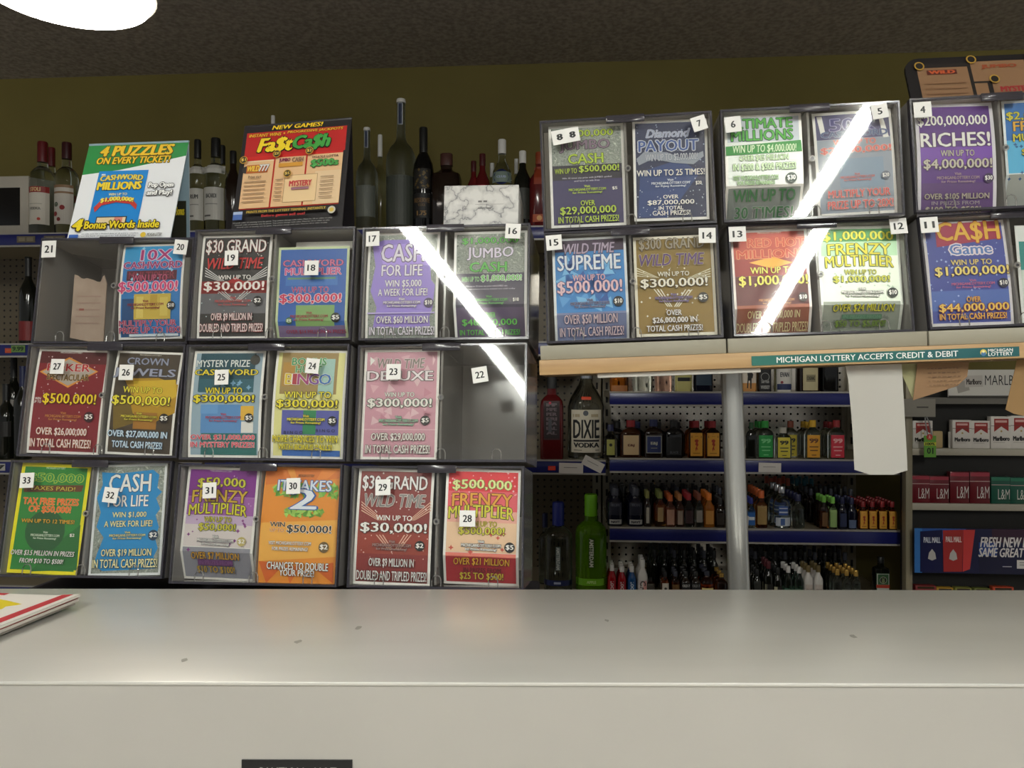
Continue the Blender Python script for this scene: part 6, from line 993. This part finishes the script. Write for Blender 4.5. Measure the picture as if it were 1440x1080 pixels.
pr.text('FRESH NEW LOOK', .255, .18, .50, .4, 'f0eae8', None, 0, .25); pr.text('SAME GREAT TASTE', .248, .42, .515, .62, 'f0eae8', None, 0, .25); pr.rect(.395, .68, .5, .87, 'e8e4de'); pr.rect(.405, .73, .49, .745, '8a8680'); pr.rect(.405, .78, .48, .795, '8a8680'); pr.rect(.34, .82, .375, .84, 'b8b4c0')
pr.onto(k, flat(xs_, z1+k_, ws, z1-z0, -.03), .3); tag(k.build('pack_banner', t), 'dark blue banner picturing a blue and a red pack, lettered FRESH NEW LOOK')
# packs
PK = {}
def pack(px0, px1, top, z, label, kind, yr=YT+.008, group=None):
    pc = (px0+px1)/2; xr, Y = bearing(pc, yr); w = (px1-px0)/1080*Y; h = height(top, Y)-z
    k = MB(); pr = Print(w, h)
    if kind == 'chevron':
        k.box(-w/2, w/2, 0, .022, 0, h, ink('e4ded6', .35), .0006)
        pr.shape([(.16, .07), (.88, .07), (.88, .46), (.52, .31), (.16, .48)], '9c2a24'); pr.rect(.22, .12, .8, .19, 'e0b0a8'); pr.rect(.0, .285, 1, .3, '6a4038')
        pr.disc(.52, .46, .05, 'b89a5a'); pr.text('Marlboro', .12, .62, .92, .76, '2a2624'); pr.rect(.12, .8, .7, .815, 'b0a8a0')
    elif kind in ('red', 'green'):
        bgc, ban = (('6e1420', 'a83a4a') if kind == 'red' else ('1c5a48', '2c7a5c'))
        k.box(-w/2, w/2, 0, .022, 0, h, ink(bgc, .3), .0006); pr.rect(0.02, .02, .98, .14, ban); pr.rect(0, .285, 1, .31, 'c8a8a4'); pr.text('L&M', .36, .46, .97, .84, 'e8e2dc', None, 0, 0, 0, -.005); pr.rect(0, .86, 1, .87, '3a0a12' if kind == 'red' else '0c2a20')
    else:
        k.box(-w/2, w/2, 0, .022, 0, h, ink(kind, .35), .0006); pr.rect(.1, .03, .9, .12, '3a2a14')
    pr.onto(k, flat(-w/2, h, w, h, 0), .3); o = k.build('cigarette_pack', None, roomM(xr, yr, z+.0006)); tag(o, label, 'cigarette pack', group)
ga, gb, gc = 'white and red packs on the top rack shelf', 'two-letter packs on the second rack shelf', 'packs peeping over the counter'
for a, b, tp, l_ in ((1284, 1311, 592, 'white pack with red roof shape, partly behind the hanging green tag'), (1340, 1365.5, 591, 'white pack with red roof shape, first of the pair past the tan box'), (1366.5, 1391.5, 592, 'white pack with red roof shape, second of the pair past the tan box'), (1394, 1421, 586, 'taller white pack with red roof shape beside the pair'), (1422, 1449, 585, 'tall white pack with red roof shape, cut by the picture edge')):
    pack(a, b, tp, TA, l_, 'chevron', group=ga)
for a, b, tp, kd, l_ in ((1283, 1307, 669, 'red', 'dark red pack next to the rack post'), (1308, 1334, 670, 'red', 'dark red pack, second from the rack post'), (1336.5, 1362.5, 664, 'red', 'taller dark red pack, third from the rack post'), (1364.5, 1391.5, 664, 'red', 'taller dark red pack beside the green packs'), (1394.5, 1420, 671, 'green', 'green pack beside the dark red packs'), (1421.5, 1447, 672, 'green', 'green pack cut by the picture edge')):
    pack(a, b, tp, TB, l_, kd, group=gb)
for a, b, tp, kd, l_ in ((1288, 1316, 824, '8a2a2a', 'red pack top just showing over the counter'), (1318, 1340, 827, 'c89a2a', 'yellow pack top just showing over the counter'), (1344, 1366, 827, '8a8a34', 'olive pack top beside the yellow one over the counter'), (1371, 1392, 828, '7a8038', 'dull green pack top between the olive and orange ones'), (1397, 1425, 826, 'd0502c', 'orange-red pack top just showing over the counter')):
    pack(a, b, tp, TDn, l_, kd, group=gc)
# little tan box, slim tube, grey card and hanging tag
xr, Y = bearing(1319, YT+.012); k = MB(); k.box(-.015, .015, 0, .02, 0, .052, ink('c0a878', .6), .003); tag(k.build('tan_box', None, roomM(xr, YT+.012, TA+.0006)), 'small tan box between the white and red packs', 'box')
xr, Y = bearing(1335, YT+.02); k = MB(); k.lathe([(0, .0035), (.05, .0035)], ink('ccc8c0', .4), 12); tag(k.build('slim_tube', None, roomM(xr, YT+.02, TA+.0006)), 'slim white tube standing beside the tan box', 'tube')
xr, Y = bearing(1293, YT-.02); k = MB(); z1 = tz(561); z0 = tz(586)
k.box(-.048, .047, 0, .0012, z0, z1, ink('8f8a80', .6)); pr = Print(.095, z1-z0); pr.text('RACK CARD', .42, .42, .78, .5, '4a4640') if False else pr.rect(.42, .42, .78, .5, '4a4640'); pr.onto(k, flat(-.048, z1, .095, z1-z0, 0))
tag(k.build('grey_card', None, roomM(xr, YT-.02, 0)), 'grey card fixed to the top corner of the tobacco rack', 'card')
xr, Y = bearing(1308, YT-.03); z1 = tz(612); z0 = tz(642); t = empty('hanging_tag', roomM(xr, YT-.03, z1), 'green and yellow hanging tag with a red disc, numbered 01', 'tag')
k = MB(); hh = z1-z0; k.box(-.0175, .0175, 0, .002, -hh, 0, ink('6aa83a', .5)); pr = Print(.035, hh); pr.rect(0, .3, 1, .46, 'd8d83a'); pr.text('100%', .12, .32, .88, .45, '2a4a14'); pr.text('01', .25, .56, .75, .84, '141a10', None, 0, 0, 0, .03); pr.disc(.45, .06, .26, 'c8332c'); pr.text('A', .37, -.02, .53, .14, 'e8b0a8'); pr.onto(k, flat(-.0175, 0, .035, hh, 0)); k.build('card', t)
MB().tube([(-.006, .001, -.003), (-.012, .002, .035), (-.013, .004, .055)], .0018, c('8a8a8a')).build('cord', t); MB().tube([(.006, .001, -.003), (-.002, .002, .04), (-.009, .004, .058)], .0018, c('8a8a8a')).build('cord', t)

bpy.data.objects.remove(TO); bpy.data.scenes.remove(TS)
